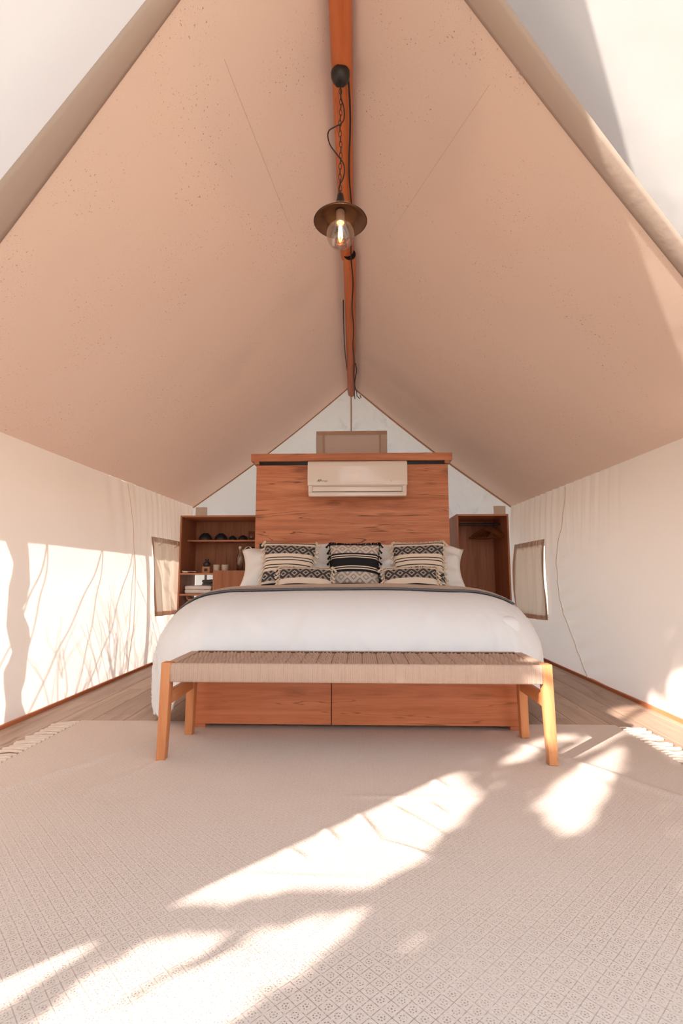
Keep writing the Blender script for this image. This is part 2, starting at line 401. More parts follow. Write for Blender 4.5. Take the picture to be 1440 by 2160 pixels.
def mk_cushion(name, mode):
    """woven kilim bands laid over the UV of a cushion front (u across, v up)"""
    n = NT(name); c = n.n('ShaderNodeTexCoord'); sp = n.n('ShaderNodeSeparateXYZ'); n.t.links.new(c.outputs['UV'], sp.inputs[0])
    u, v = sp.outputs[0], sp.outputs[1]
    def band(v0, v1):
        return n.mth('MULTIPLY', n.mth('GREATER_THAN', v, v0), n.mth('LESS_THAN', v, v1))
    def diamonds(v0, v1, count, dk, ground, ring, phase=0.0):
        a = n.mth('MULTIPLY', n.mth('ABSOLUTE', n.mth('SUBTRACT', n.mth('FRACT', n.mth('ADD', n.mth('MULTIPLY', u, count), phase)), 0.5)), 2.0)
        b = n.mth('ABSOLUTE', n.mth('MULTIPLY', n.mth('SUBTRACT', v, (v0 + v1) / 2), 2 / (v1 - v0)))
        d = n.mth('ADD', a, b)
        inside = n.mth('LESS_THAN', d, 1.12)
        rg = n.mth('MULTIPLY', n.mth('GREATER_THAN', d, 0.33), n.mth('LESS_THAN', d, 0.58))
        small = n.mth('LESS_THAN', n.mth('ADD', n.mth('SUBTRACT', 1.0, a), n.mth('ABSOLUTE', n.mth('SUBTRACT', b, 0.72))), 0.30)
        col = n.mix(inside, ground, dk); col = n.mix(rg, col, ring); col = n.mix(small, col, dk)
        # woven dots
        wx_ = n.mth('SINE', n.mth('MULTIPLY', u, 300.0)); wy_ = n.mth('SINE', n.mth('MULTIPLY', v, 300.0))
        dots = sstep(n, n.mth('MULTIPLY', wx_, wy_), 0.2, 0.7)
        return n.mix(n.mth('MULTIPLY', dots, 0.22), col, ground)
    CR, BK, GY, DK = (0.80, 0.68, 0.56), (0.022, 0.022, 0.024), (0.36, 0.31, 0.28), (0.050, 0.045, 0.045)
    if mode == 'cream':
        col = CR
        for a, b, k in ((0.975, 1.01, BK), (0.925, 0.95, BK), (0.555, 0.575, BK), (0.49, 0.512, BK), (0.385, 0.407, BK), (0.325, 0.347, BK), (0.0, 0.025, BK)):
            col = n.mix(band(a, b), col, k)
        col = n.mix(band(0.655, 0.875), col, diamonds(0.655, 0.875, 4.3, DK, GY, (0.46, 0.41, 0.37), 0.2))
        col = n.mix(band(0.06, 0.27), col, diamonds(0.06, 0.27, 4.3, DK, GY, (0.46, 0.41, 0.37), 0.2))
    elif mode == 'black':
        col = BK
        for a, b in ((0.635, 0.66), (0.585, 0.607), (0.365, 0.388), (0.315, 0.338)):
            col = n.mix(band(a, b), col, CR)
        col = n.mix(band(0.70, 0.93), col, diamonds(0.70, 0.93, 4.2, (0.66, 0.58, 0.51), (0.34, 0.29, 0.26), (0.36, 0.32, 0.28), 0.4))
        col = n.mix(band(0.035, 0.26), col, diamonds(0.035, 0.26, 4.2, (0.66, 0.58, 0.51), (0.34, 0.29, 0.26), (0.36, 0.32, 0.28), 0.4))
    else:
        col = CR
        for a, b in ((0.90, 0.935), (0.05, 0.10)):
            col = n.mix(band(a, b), col, BK)
        col = n.mix(band(0.33, 0.83), col, diamonds(0.33, 0.83, 4.6, DK, GY, (0.46, 0.41, 0.37), 0.1))
    h = n.noise(c.outputs['UV'], 90, 2)
    return n.done(n.bsdf(col, 0.95, n.bump(h, 0.25, 0.004), 0, 0.1))
M_CUSH = {k: mk_cushion('kilim_' + k, k) for k in ('cream', 'black', 'lumbar')}

def mk_throw():
    n = NT('throw_weave'); c = n.n('ShaderNodeTexCoord'); sp = n.n('ShaderNodeSeparateXYZ'); n.t.links.new(c.outputs['UV'], sp.inputs[0])
    u, v = sp.outputs[0], sp.outputs[1]          # v = 0 at the front edge
    dark = n.mth('LESS_THAN', v, 0.052)
    zig = n.mth('ABSOLUTE', n.mth('SUBTRACT', n.mth('FRACT', n.mth('MULTIPLY', u, 70)), 0.5))
    z2 = n.mth('MULTIPLY', n.mth('LESS_THAN', n.mth('ABSOLUTE', n.mth('SUBTRACT', n.mth('SUBTRACT', v, 0.105), n.mth('MULTIPLY', zig, 0.03))), 0.010), 1.0)
    st = n.mth('LESS_THAN', n.mth('FRACT', n.mth('MULTIPLY', v, 6.0)), 0.16)
    col = n.mix(n.mth('MULTIPLY', st, 0.6), (0.66, 0.56, 0.48), (0.20, 0.18, 0.18))
    col = n.mix(z2, col, (0.14, 0.12, 0.12))
    col = n.mix(dark, col, (0.13, 0.12, 0.125))
    return n.done(n.bsdf(col, 0.95, n.bump(n.noise(c.outputs['UV'], 160, 2), 0.2, 0.003), 0, 0.1))
M_THROW = mk_throw()

# ================================================================== SETTING
YB = 6.15                                     # rear gable
RX, RZ = -0.078, 3.190                         # ridge line
def eave_l(y): return (-2.06 + 0.05 * max(0, (y - 2.8)) / 3.35, 1.665 - 0.012 * math.sin(PI * min(1, max(0, (y - 1) / 5.1))))
def eave_r(y): return (1.87 - 0.03 * max(0, (y - 2.8)) / 3.35, 1.615 + 0.012 * max(0, y - 2.8))
def hem_l(x): return 1.226 - 0.417 * x
def hem_r(x): return 1.355 + 0.465 * x

# ---- floor, ground
bm = BM(); box(bm, -2.15, 2.05, -1.9, 6.25, -0.10, -0.008)
floor = obj('floor', bm, M_SUB, kind='structure')
bm = BM(); box(bm, -40, 40, -40, 60, -0.75, -0.65)
obj('ground', bm, M_EARTH, kind='structure')
pw, plen = 0.185, 1.22
pm = {}
def plank_mesh(L, W):
    key = (round(L, 3), round(W, 3))
    if key not in pm:
        b = BM(); box(b, -W / 2 + 0.0009, W / 2 - 0.0009, -L / 2 + 0.0009, L / 2 - 0.0009, -0.008, 0.0, 0.0012, 1)
        me = bpy.data.meshes.new('plank'); b.to_mesh(me); b.free(); me.materials.append(M_FLOOR); pm[key] = me
    return pm[key]
for i in range(23):
    xc = -2.10 + (i + 0.5) * pw
    off = [0.0, 0.71, 0.33, 1.02, 0.5, 0.17, 0.88][i % 7]
    rows = 6
    y = -1.9 - off
    while y < 6.25:
        y0, y1 = max(y, -1.9), min(y + plen, 6.2)
        if y1 - y0 > 0.02:
            vis = y1 > 2.2 and (xc < -0.8 or xc > 0.8 or y0 > 2.2)
            if vis or y1 < 2.25:
                o = bpy.data.objects.new('plank', plank_mesh(y1 - y0, pw)); COL.objects.link(o)
                o.location = (xc, (y0 + y1) / 2, 0); o.parent = floor
        y += plen

# ---- side walls
def wave(y, z, seed):
    f = 0.016 * nz(y * 1.1, z * 2.6, seed) + 0.010 * nz(y * 2.2, z * 4.2, seed + 7)
    return f
def wall_l(y, z):
    ex, ez = eave_l(y); s = max(0, z / ez)
    x = -1.955 + (ex + 1.955) * s ** 1.2 + 0.02 * math.sin(PI * min(1, s))
    pleat = max(0, min(1, (y - 4.4) / 0.7)) * max(0, min(1, (z - 0.95) / 0.35))
    x += 0.010 * pleat * (math.sin(y * 52 + 1.4 * nz(y * 4, z)) + 0.6 * math.sin(y * 101))
    gather = max(0, 1 - abs(y - 4.35) / 0.6) * max(0, (z - 0.9) / 0.7)
    x += 0.012 * gather * math.sin(y * 26 + z * 3)
    return x + wave(y, z, 3.1) * min(1, 4 * s * (1 - s) + 0.25)
def wall_r(y, z):
    ex, ez = eave_r(y); s = max(0, z / ez)
    x = 1.845 + (ex - 1.845) * s ** 1.2 - 0.035 * math.sin(PI * min(1, s))
    pleat = max(0, min(1, (y - 3.4) / 1.5)) * max(0, min(1, (z - 1.0) / 0.4))
    x += 0.014 * pleat * (math.sin(y * 40 + 1.4 * nz(y * 4, z)) + 0.6 * math.sin(y * 83))
    sy = seam_y(z); d = sy - y
    if d > 0: x += 0.026 * d / (d + 0.07) * math.exp(-d / 0.25) * math.sin(z * 40 + y * 9) * max(0, min(1, (1.35 - z) / 0.3))
    return x - wave(y, z, 9.7) * 0.8 * min(1, 4 * s * (1 - s) + 0.2)
SEAM = [(0.0, 4.29), (0.2, 4.45), (0.52, 4.657), (0.75, 4.74), (0.98, 4.756), (1.1, 4.72), (1.27, 4.62), (1.66, 4.56)]
def seam_y(z):
    for (a, ya), (b, yb) in zip(SEAM, SEAM[1:]):
        if z <= b: 
            t = (z - a) / (b - a); return ya + (yb - ya) * t
    return SEAM[-1][1]

WY0 = -0.07
def cut(bm, y0, y1, z0, z1):
    fs = [f for f in bm.faces if y0 < f.calc_center_median().y < y1 and z0 < f.calc_center_median().z < z1]
    bmesh.ops.delete(bm, geom=fs, context='FACES')
bm = BM(); grid(bm, 300, 60, lambda a, b: (lambda y: (wall_l(y, b * eave_l(y)[1]), y, b * eave_l(y)[1]))(WY0 + a * (YB - WY0)))
cut(bm, 4.87, 5.64, 0.50, 1.15)
wl = obj('wall_left', bm, M_WALL, smooth='all', kind='structure')
bm = BM(); grid(bm, 260, 60, lambda a, b: (lambda y: (wall_r(y, b * eave_r(y)[1]), y, b * eave_r(y)[1]))(1.2 + a * (YB - 1.2)))
cut(bm, 5.05, 5.84, 0.46, 1.13)
wr_ = obj('wall_right', bm, M_WALL, smooth='all', kind='structure')
# seams sewn on the walls
def seam_tube(fn, ys, z0, z1, r=0.004):
    b = BM(); pts = []
    for k in range(41):
        z = z0 + (z1 - z0) * k / 40; y = ys(z); pts.append((fn(y, z), y, z))
    tube(b, pts, r, 6); return b
obj('seam', seam_tube(lambda y, z: min(wall_r(y, z), wall_r(y - 0.02, z)) - 0.006, seam_y, 0.01, 1.62, 0.0038), M_SEAM, wr_, True)
obj('seam', seam_tube(lambda y, z: wall_l(y, z) + 0.003, lambda z: 4.40 + 0.10 * math.sin(PI * z / 1.66), 0.01, 1.64, 0.0028), M_SEAMBROWN, wl, True)
obj('seam', seam_tube(lambda y, z: wall_r(y, z) - 0.003, lambda z: 2.86, 0.01, 1.60, 0.003), M_SEAM, wr_, True)

def mk_netting():
    n = NT('insect_netting')
    t = n.n('ShaderNodeBsdfTransparent'); d = n.n('ShaderNodeBsdfDiffuse'); d.inputs[0].default_value = (0.42, 0.40, 0.39, 1)
    mx = n.n('ShaderNodeMixShader'); mx.inputs[0].default_value = 0.25
    n.t.links.new(t.outputs[0], mx.inputs[1]); n.t.links.new(d.outputs[0], mx.inputs[2]); return n.done(mx.outputs[0])
M_NET = mk_netting()
for fn, w, y0, y1, z0, z1, dx in ((wall_l, wl, 4.83, 5.68, 0.46, 1.19, -0.012), (wall_r, wr_, 5.01, 5.88, 0.42, 1.17, 0.012)):
    b = BM(); grid(b, 40, 16, lambda a, c: (fn(y0 + a * (y1 - y0), z0 + c * (z1 - z0)) + dx, y0 + a * (y1 - y0), z0 + c * (z1 - z0)))
    obj('netting', b, M_NET, w, 'all')
# ---- skirting battens at the wall feet
bm = BM(); box(bm, -1.985, -1.940, 0.0, YB, -0.004, 0.022, 0.004)
obj('baseboard_left', bm, M_SKIRT, kind='structure')
bm = BM(); box(bm, 1.830, 1.875, 1.3, YB, -0.004, 0.022, 0.004)
obj('baseboard_right', bm, M_SKIRT, kind='structure')

# ---- roof canvas (one sheet over the ridge)
def roof_pt(side, s, y):
    ex, ez = eave_l(y) if side < 0 else eave_r(y)
    x = RX + (ex - RX) * s; z = RZ + (ez - RZ) * s
    z -= 0.035 * math.sin(PI * s) + 0.012 * math.exp(-((y - 6.15) / 1.2) ** 2) * math.sin(PI * s)
    z += 0.010 * nz(x * 1.3, y * 0.9, 2.0) * math.sin(PI * s)
    z += 0.02 * (1 - min(1, s / 0.035)) * 0.5
    return Vector((x, y, z))
def roof_front(side, s):
    x = RX + ((-2.06 if side < 0 else 1.87) - RX) * s
    return hem_l(x) if side < 0 else hem_r(x)
bm = BM()
for side in (-1, 1):
    grid(bm, 60, 90, lambda a, b: roof_pt(side, a, roof_front(side, a) + b * (YB - roof_front(side, a))))
bmesh.ops.remove_doubles(bm, verts=bm.verts[:], dist=0.0005)
ceil = obj('ceiling', bm, M_ROOF, smooth='all', kind='structure')
# faint sewn seams across the roof cloth
for side, sx0, sy0, sx1, sy1 in ((-1, 0.22, 1.75, 0.16, 2.9), (1, 0.30, 1.75, 0.14, 3.0)):
    b = BM(); pts = []
    for k in range(31):
        t = k / 30; p = roof_pt(side, sx0 + (sx1 - sx0) * t, sy0 + (sy1 - sy0) * t); p.z -= 0.001; pts.append(p)
    tube(b, pts, 0.0010, 5); obj('seam', b, M_ROOF, ceil, True)

# ---- hem webbing along the front edge of the roof
def hem_strip(side, k):
    b = BM()
    def f(a, w):
        s = a * 1.0; x = RX + ((-2.06 if side < 0 else 1.87) - RX) * s
        yi = roof_front(side, s)
        yo = (1.198 - 0.337 * x) if side < 0 else (1.23 + 0.49 * x)
        if side < 0: yo = min(yo, yi - 0.03)
        else: yo = min(yo, yi - 0.03)
        p = roof_pt(side, s, yi + (yo - yi) * w); p.z -= 0.006 + 0.012 * math.sin(PI * w)
        p.y = yi + 0.012 + (yo - yi - 0.012) * w
        return p
    grid(b, 50, 6, f)
    return obj('trim_%d' % k, b, M_HEM, smooth='all', kind='structure', solid=0.004)
hem_strip(-1, 1); hem_strip(1, 2)

# ---- rear gable
def gable(bm):
    vs = []
    n = 40
    def top(x):
        if x < RX: ex, ez = eave_l(YB)
        else: ex, ez = eave_r(YB)
        s = (x - RX) / (ex - RX); return RZ + (ez - RZ) * s - 0.035 * math.sin(PI * s) - 0.012 * math.sin(PI * s)
    x0, x1 = eave_l(YB)[0] - 0.03, eave_r(YB)[0] + 0.03
    def f(a, b):
        x = x0 + (x1 - x0) * a; z = b * (top(max(eave_l(YB)[0], min(eave_r(YB)[0], x))) + 0.01)
        y = YB - 0.004 + 0.02 * nz(x * 2.2, z * 2.0, 5.5) * min(1, 4 * b * (1 - b)) + 0.008 * nz(x * 6 + z * 4, z * 5, 8.0) * min(1, 4 * b * (1 - b))
        return (x, y, z)
    grid(bm, 120, 60, f); return top
bm = BM(); gtop = gable(bm)
wb_ = obj('wall_back', bm, M_GABLE, smooth='all', kind='structure')
# piping along the roof / gable joint and the centre seam
for k, side in enumerate((-1, 1)):
    b = BM()
    pts = []
    for i in range(31):
        p = roof_pt(side, 0.02 + 0.98 * i / 30, YB - 0.012); p.z -= 0.008; pts.append(p)
    tube(b, pts, 0.007 if side < 0 else 0.010, 6)
    obj('trim_%d' % (3 + k), b, M_PIPING, kind='structure', smooth=True)
b = BM(); box(b, -0.085, -0.071, YB - 0.03, YB - 0.02, 2.60, 3.06); obj('seam', b, M_PIPING, wb_)
# corner webbing tabs in the canvas at both eave corners
for sx in (-1, 1):
    b = BM(); x = -1.90 if sx < 0 else 1.69
    box(b, x - 0.07, x + 0.07, YB - 0.035, YB - 0.028, 1.30, 1.66, 0.002); obj('corner_tab', b, M_FLAP, wb_)
# gable window
win = bpy.data.objects.new('window_1', None); COL.objects.link(win); win['kind'] = 'structure'; win.location = (-0.075, YB - 0.05, 2.2)
b = BM(); box(b, -0.42, 0.27, YB - 0.046, YB - 0.042, 1.80, 2.56); obj('mesh_screen', b, M_SCREEN, win)
for x0, x1, z0, z1 in ((-0.505, -0.41, 1.80, 2.585), (0.265, 0.36, 1.80, 2.585)):
    b = BM(); box(b, x0, x1, YB - 0.055, YB - 0.047, z0, z1, 0.002); obj('frame', b, M_FLAP, win)
b = BM(); box(b, -0.505, 0.36, YB - 0.060, YB - 0.054, 2.545, 2.59, 0.002); obj('frame', b, M_FLAPHEM, win)
for x0 in (-0.425, 0.268):
    b = BM(); box(b, x0, x0 + 0.016, YB - 0.062, YB - 0.054, 1.80, 2.55); obj('frame', b, M_FLAPHEM, win)

# ---- outer fly roof
FX_L, FX_R, FZ_E, FZ_R = -2.65, 2.50, 1.45, 3.47
def fly_pt(side, s, y):
    ex = FX_L if side < 0 else FX_R
    x = RX + (ex - RX) * s
    ze = FZ_E - (0.45 * max(0.0, min(1.0, (2.9 - y) / 0.9)) if side > 0 else 0.0)
    z = FZ_R + (ze - FZ_R) * s - 0.03 * math.sin(PI * s)
    return Vector((x, y, z))
def fly_front(side, s):
    if side < 0: return 0.51 - 0.40 * s
    return 0.55 - 0.15 * s
fly = bpy.data.objects.new('canopy_roof', None); COL.objects.link(fly); fly.location = (RX, 3, FZ_R)
for side, nm in ((-1, 'left slope'), (1, 'right slope')):
    b = BM(); grid(b, 24, 40, lambda a, c: fly_pt(side, a, fly_front(side, a) + c * (6.9 - fly_front(side, a))))
    obj('canopy_slope', b, M_FLY, fly, 'all')
tag(fly, 'pale outer canvas canopy above the tent roof at the top corners', 'canopy')

# ================================================================== RIDGE POLES, CABLES, PENDANT
def log(y0, y1, x0, x1, z0, z1, r):
    b = BM(); pts, rr = [], []
    for k in range(25):
        t = k / 24; pts.append((x0 + (x1 - x0) * t, y0 + (y1 - y0) * t, z0 + (z1 - z0) * t)); rr.append(r * (1 + 0.012 * math.sin(k * 2.1)))
    rr[0] *= 0.93; rr[-1] *= 0.93
    tube(b, pts, rr, 20); return b
o = obj('ridge_pole', log(1.0, 3.42, -0.058, -0.070, 3.108, 3.108, 0.048), M_BEAM, smooth=True)
tag(o, 'thick reddish timber ridge pole carrying the hanging lamp, nearer the front', 'pole')
o = obj('ridge_pole', log(3.36, 6.13, -0.050, -0.074, 3.079, 3.079, 0.047), M_BEAM, smooth=True)
tag(o, 'rear reddish timber ridge pole running back to the gable peak', 'pole')
b = BM(); lathe(b, [(0.020, 0), (0.042, 0.0), (0.042, 0.004), (0.020, 0.004)], (0, 0, 0), 24)
cp = obj('end_cap', b, M_OUTLET, o, local=True); cp.location = (-0.050, 3.357, 3.079); cp.rotation_euler = (R(90), 0, 0)

def path_tube(name, pts, r, mat, label, cat):
    b = BM(); tube(b, pts, r, 8); return tag(obj(name, b, mat, smooth=True), label, cat)
pts = [(-0.035 + 0.006 * math.sin(k * 0.9), 2.04 + k * 0.1015, 3.052 - (0.020 if k > 12 else 0.004) - 0.004 * math.sin(k * 0.7)) for k in range(41)]
pts[-1] = (-0.030, 6.10, 3.00)
path_tube('electric_cable', pts, 0.0048, M_CABLE, 'long black cable clipped along the underside of both ridge poles', 'cable')
pts = [(-0.112 - 0.010 * math.sin(PI * k / 16), 3.95 + k * 0.09, 3.075 - 0.035 * math.sin(PI * k / 16)) for k in range(17)]
path_tube('electric_cable', pts, 0.0045, M_CABLE, 'short black cable sagging along the left side of the rear ridge pole', 'cable')
pts = [(-0.018 + 0.012 * math.sin(k * 0.8), 5.2 + k * 0.085, 3.07 - 0.045 * (k / 10) - 0.01 * math.sin(k * 1.3)) for k in range(11)] + [(0.03, 6.06, 2.985), (0.045, 6.06, 3.0), (0.03, 6.05, 3.03)]
path_tube('electric_cable', pts, 0.005, M_CABLE, 'loose black cable end looped beside the gable peak', 'cable')

PX, PY = -0.070, 2.03
lamp = thing('pendant_lamp', 'black pendant lamp with clear glass jar and glowing bulb on a chain', 'lamp', (PX, PY, 3.06))
b = BM(); lathe(b, [(0.008, -0.040), (0.022, -0.038), (0.036, -0.026), (0.042, -0.010), (0.043, 0.008), (0.040, 0.012)], (PX, PY, 3.055), 32)
obj('canopy', b, M_BLACK, lamp, True)
b = BM()
for sx in (-1, 1):
    tube(b, [(PX + sx * 0.009 + 0.011 * math.cos(t), PY, 3.006 + 0.013 * math.sin(t)) for t in [k * 2 * PI / 14 for k in range(14)]], 0.0016, 6, True)
obj('hook', b, M_BLACK, lamp, True)
# chain of oval links
b = BM(); tube(b, [(0.0062 * math.cos(t), 0, 0.016 * math.sin(t)) for t in [k * 2 * PI / 16 for k in range(16)]], 0.0015, 6, True)
link0 = obj('link', b, M_BLACK, lamp, True, local=True)
zt, zb_, nl = 2.985, 2.462, 20
for k in range(nl):
    o = link0 if k == 0 else dup(link0, lamp)
    o.location = (0.002 * math.sin(k * 0.7), 0, zt - (zt - zb_) * (k + 0.5) / nl - 3.06); o.rotation_euler = (0, R(4 * math.sin(k)), R(90 * (k % 2) + 15))
cord = [(0, 3.00), (0.002, 2.965), (0.003, 2.93), (0.012, 2.90), (0.017, 2.865), (0.016, 2.83), (0.004, 2.808), (-0.018, 2.795), (-0.049, 2.775), (-0.055, 2.745), (-0.045, 2.705), (-0.025, 2.672), (-0.003, 2.64), (0.014, 2.61), (0.018, 2.575), (0.011, 2.54), (-0.003, 2.51), (-0.006, 2.48), (0.002, 2.45)]
def smooth_pts(P, n):
    out = []
    for i in range(len(P) - 1):
        p0, p1, p2, p3 = P[max(0, i - 1)], P[i], P[i + 1], P[min(len(P) - 1, i + 2)]
        for k in range(n):
            t = k / n
            out.append(tuple(0.5 * ((2 * b_) + (c_ - a_) * t + (2 * a_ - 5 * b_ + 4 * c_ - d_) * t * t + (3 * b_ - a_ - 3 * c_ + d_) * t ** 3) for a_, b_, c_, d_ in zip(p0, p1, p2, p3)))
    out.append(P[-1]); return out
cp3 = smooth_pts([(PX + x, PY - 0.006, z) for x, z in cord], 4)
b = BM(); tube(b, cp3, 0.0028, 8); obj('flex', b, M_CABLE, lamp, True)
b = BM(); lathe(b, [(0.010, 2.472), (0.014, 2.468), (0.016, 2.450), (0.022, 2.425), (0.026, 2.405), (0.027, 2.395)], (PX, PY, 0), 28); obj('neck', b, M_SHADE, lamp, True)
b = BM(); lathe(b, [(0.024, 2.400), (0.050, 2.392), (0.085, 2.370), (0.112, 2.346), (0.1135, 2.343), (0.111, 2.342), (0.083, 2.366), (0.050, 2.387), (0.024, 2.394)], (PX, PY, 0), 48, False, False)
sh = obj('lamp_shade', b, M_SHADE, lamp, True)
b = BM(); tube(b, [(PX + 0.113 * math.cos(t), PY + 0.113 * math.sin(t), 2.3435) for t in [k * 2 * PI / 48 for k in range(48)]], 0.0022, 6, True); obj('rim', b, M_SHADE, sh, True)
# glass jar (thick walled)
outer = [(0.070, 2.388), (0.072, 2.372), (0.070, 2.362), (0.062, 2.352), (0.0605, 2.335), (0.0605, 2.290), (0.058, 2.265), (0.050, 2.246), (0.036, 2.232), (0.018, 2.225), (0.001, 2.2235)]
inner = [(r - 0.0025 if r > 0.01 else 0.001, z + (0.0025 if z < 2.26 else 0)) for r, z in outer][::-1]
b = BM(); lathe(b, outer + inner, (PX, PY, 0), 48, False, False); obj('glass_jar', b, M_GLASS, lamp, 'all', recalc=True)
b = BM(); lathe(b, [(0.016, 2.392), (0.018, 2.390), (0.018, 2.352), (0.0165, 2.348), (0.0165, 2.338), (0.014, 2.336)], (PX, PY, 0), 28); obj('bulb_socket', b, plain('lamp_socket', (0.80, 0.55, 0.38), 0.4), lamp, True)
bo = [(0.0125, 2.345), (0.014, 2.338), (0.017, 2.322), (0.0235, 2.302), (0.0275, 2.282), (0.0265, 2.266), (0.020, 2.252), (0.009, 2.246), (0.001, 2.245)]
bi = [(max(0.001, r - 0.0012), z + (0.0012 if z < 2.27 else 0)) for r, z in bo][::-1]
b = BM(); lathe(b, bo + bi, (PX, PY, 0), 32, False, False); bulb = obj('bulb', b, M_BULBGLASS, lamp, 'all', recalc=True)
b = BM()
for k in range(4):
    a = k * PI / 2 + 0.4
    tube(b, [(PX + 0.005 * math.cos(a), PY + 0.005 * math.sin(a), 2.322), (PX + 0.0095 * math.cos(a), PY + 0.0095 * math.sin(a), 2.270)], 0.0016, 6)
obj('filament', b, M_FILAMENT, bulb)
pl_ = bpy.data.lights.new('bulb_glow', 'POINT'); pl_.energy = 2.0; pl_.color = (1.0, 0.52, 0.22); pl_.shadow_soft_size = 0.012
plo = bpy.data.objects.new('bulb_glow', pl_); COL.objects.link(plo); plo.location = (PX, PY, 2.258)

# ================================================================== RUG
RUX0, RUX1, RUY0, RUY1 = -1.59, 1.425, 0.35, 3.02
ridges = [((-1.55, 1.75), (-0.86, 2.9), 0.010, 0.022), ((-1.1, 1.9), (-0.72, 2.75), 0.006, 0.02), ((0.75, 2.75), (1.40, 1.75), 0.011, 0.03), ((0.95, 2.35), (1.05, 1.7), 0.004, 0.025), ((0.1, 2.0), (0.3, 1.72), 0.005, 0.012),
          ((-0.15, 2.8), (-0.17, 2.2), 0.003, 0.02), ((0.52, 2.7), (0.60, 2.1), 0.004, 0.025), ((-0.45, 2.75), (-0.55, 2.1), 0.003, 0.03), ((-0.01, 1.92), (0.06, 1.72), 0.010, 0.017), ((0.06, 1.72), (0.22, 1.63), 0.009, 0.016), ((-0.12, 1.80), (-0.07, 1.70), 0.009, 0.018), ((0.12, 1.95), (0.17, 1.84), 0.008, 0.018), ((0.25, 2.0), (0.30, 1.90), 0.008, 0.018), ((-0.22, 1.66), (-0.16, 1.60), 0.008, 0.017), ((0.30, 2.22), (0.34, 2.12), 0.008, 0.02), ((-0.35, 1.52), (0.06, 1.51), 0.005, 0.014), ((-0.05, 2.05), (0.48, 2.04), 0.004, 0.015)]
def rug_z(x, y):
    z = 0.007 + 0.0022 * nz(x * 2.5, y * 2.5, 1.2) + 0.0012 * nz(x * 7, y * 7, 4.4)
    for (ax, ay), (bx, by), h, w in ridges:
        dx, dy = bx - ax, by - ay; L2 = dx * dx + dy * dy
        t = ((x - ax) * dx + (y - ay) * dy) / L2
        tc = max(0, min(1, t)); px, py = ax + dx * tc, ay + dy * tc
        d = math.hypot(x - px, y - py)
        z += h * math.exp(-(d / w) ** 2) * math.sin(PI * max(0.02, min(0.98, tc))) ** 0.5
    return z
rug = thing('area_rug', 'large beige flatweave rug with small diamond pattern covering the front floor', 'rug', (-0.08, 1.7, 0))
bm = BM(); grid(bm, 320, 290, lambda a, b: (lambda x, y: (x, y, rug_z(x, y)))(RUX0 + a * (RUX1 - RUX0), RUY0 + b * (RUY1 - RUY0)))
o = obj('woven_field', bm, M_RUG, None, 'all'); o.parent = rug; o.location = -rug.location
# fringe tassels along both short sides
b = BM()
tube(b, [(0, 0, 0.006), (0.035, 0.002, 0.008), (0.07, -0.003, 0.006), (0.125, 0.006, 0.004)], [0.006, 0.007, 0.006, 0.009], 6)
fr0 = obj('fringe_tassel', b, M_FRINGE, rug, True, local=True)
first = True
for side in (-1, 1):
    y = 1.9
    while y < 3.0:
        o = fr0 if first else dup(fr0, rug); first = False
        o.location = ((RUX0 if side < 0 else RUX1) - rug.location.x - side * 0.004, y - rug.location.y, 0.0)
        o.rotation_euler = (0, 0, (PI if side < 0 else 0) + R(random.uniform(-14, 14)) + side * R(-6))
        o.scale = (random.uniform(0.85, 1.05), 1.3, 1.0)
        y += random.uniform(0.030, 0.040)

# ================================================================== BENCH
BXL, BXR, BYF, BYB, BZT, BZB = -0.903, 0.866, 2.385, 2.812, 0.435, 0.350
bench = thing('bench', 'long wooden bench with woven beige cord seat at the foot of the bed', 'bench', (-0.02, 2.6, 0.008))
core = BM(); box(core, BXL + 0.042, BXR - 0.042, BYF + 0.010, BYB - 0.010, BZB + 0.006, BZT - 0.018, 0.008)
seat = obj('seat', core, M_CORD, bench)
# cord bands on top (each a pack of seven cords, over and under)
NB = 23; bx0, bx1 = BXL + 0.046, BXR - 0.046; bw = (bx1 - bx0) / NB
b = BM()
def bandf(a, c):
    x = (a - 0.5) * (bw - 0.002); yy = BYF + 0.004 + c * (BYB - BYF - 0.008)
    cords = 7
    h = 0.0035 * abs(math.sin(PI * a * cords)) + 0.006 * math.sin(PI * a) ** 0.5
    h += 0.0022 * math.sin(c * PI * 11) * (1 if int(a * cords) % 2 else -1)
    edge = min(1, c / 0.03, (1 - c) / 0.03)
    return Vector((x, yy - 2.6, BZT - 0.020 + (h + 0.006) * max(0, edge) ** 0.5 - 0.008 + 0.006))
grid(b, 28, 44, bandf)
band0 = obj('cord_band', b, M_CORD, seat, True, local=True)
for k in range(NB):
    o = band0 if k == 0 else dup(band0, seat)
    o.location = (bx0 + (k + 0.5) * bw + 0.02, 0, -0.008)
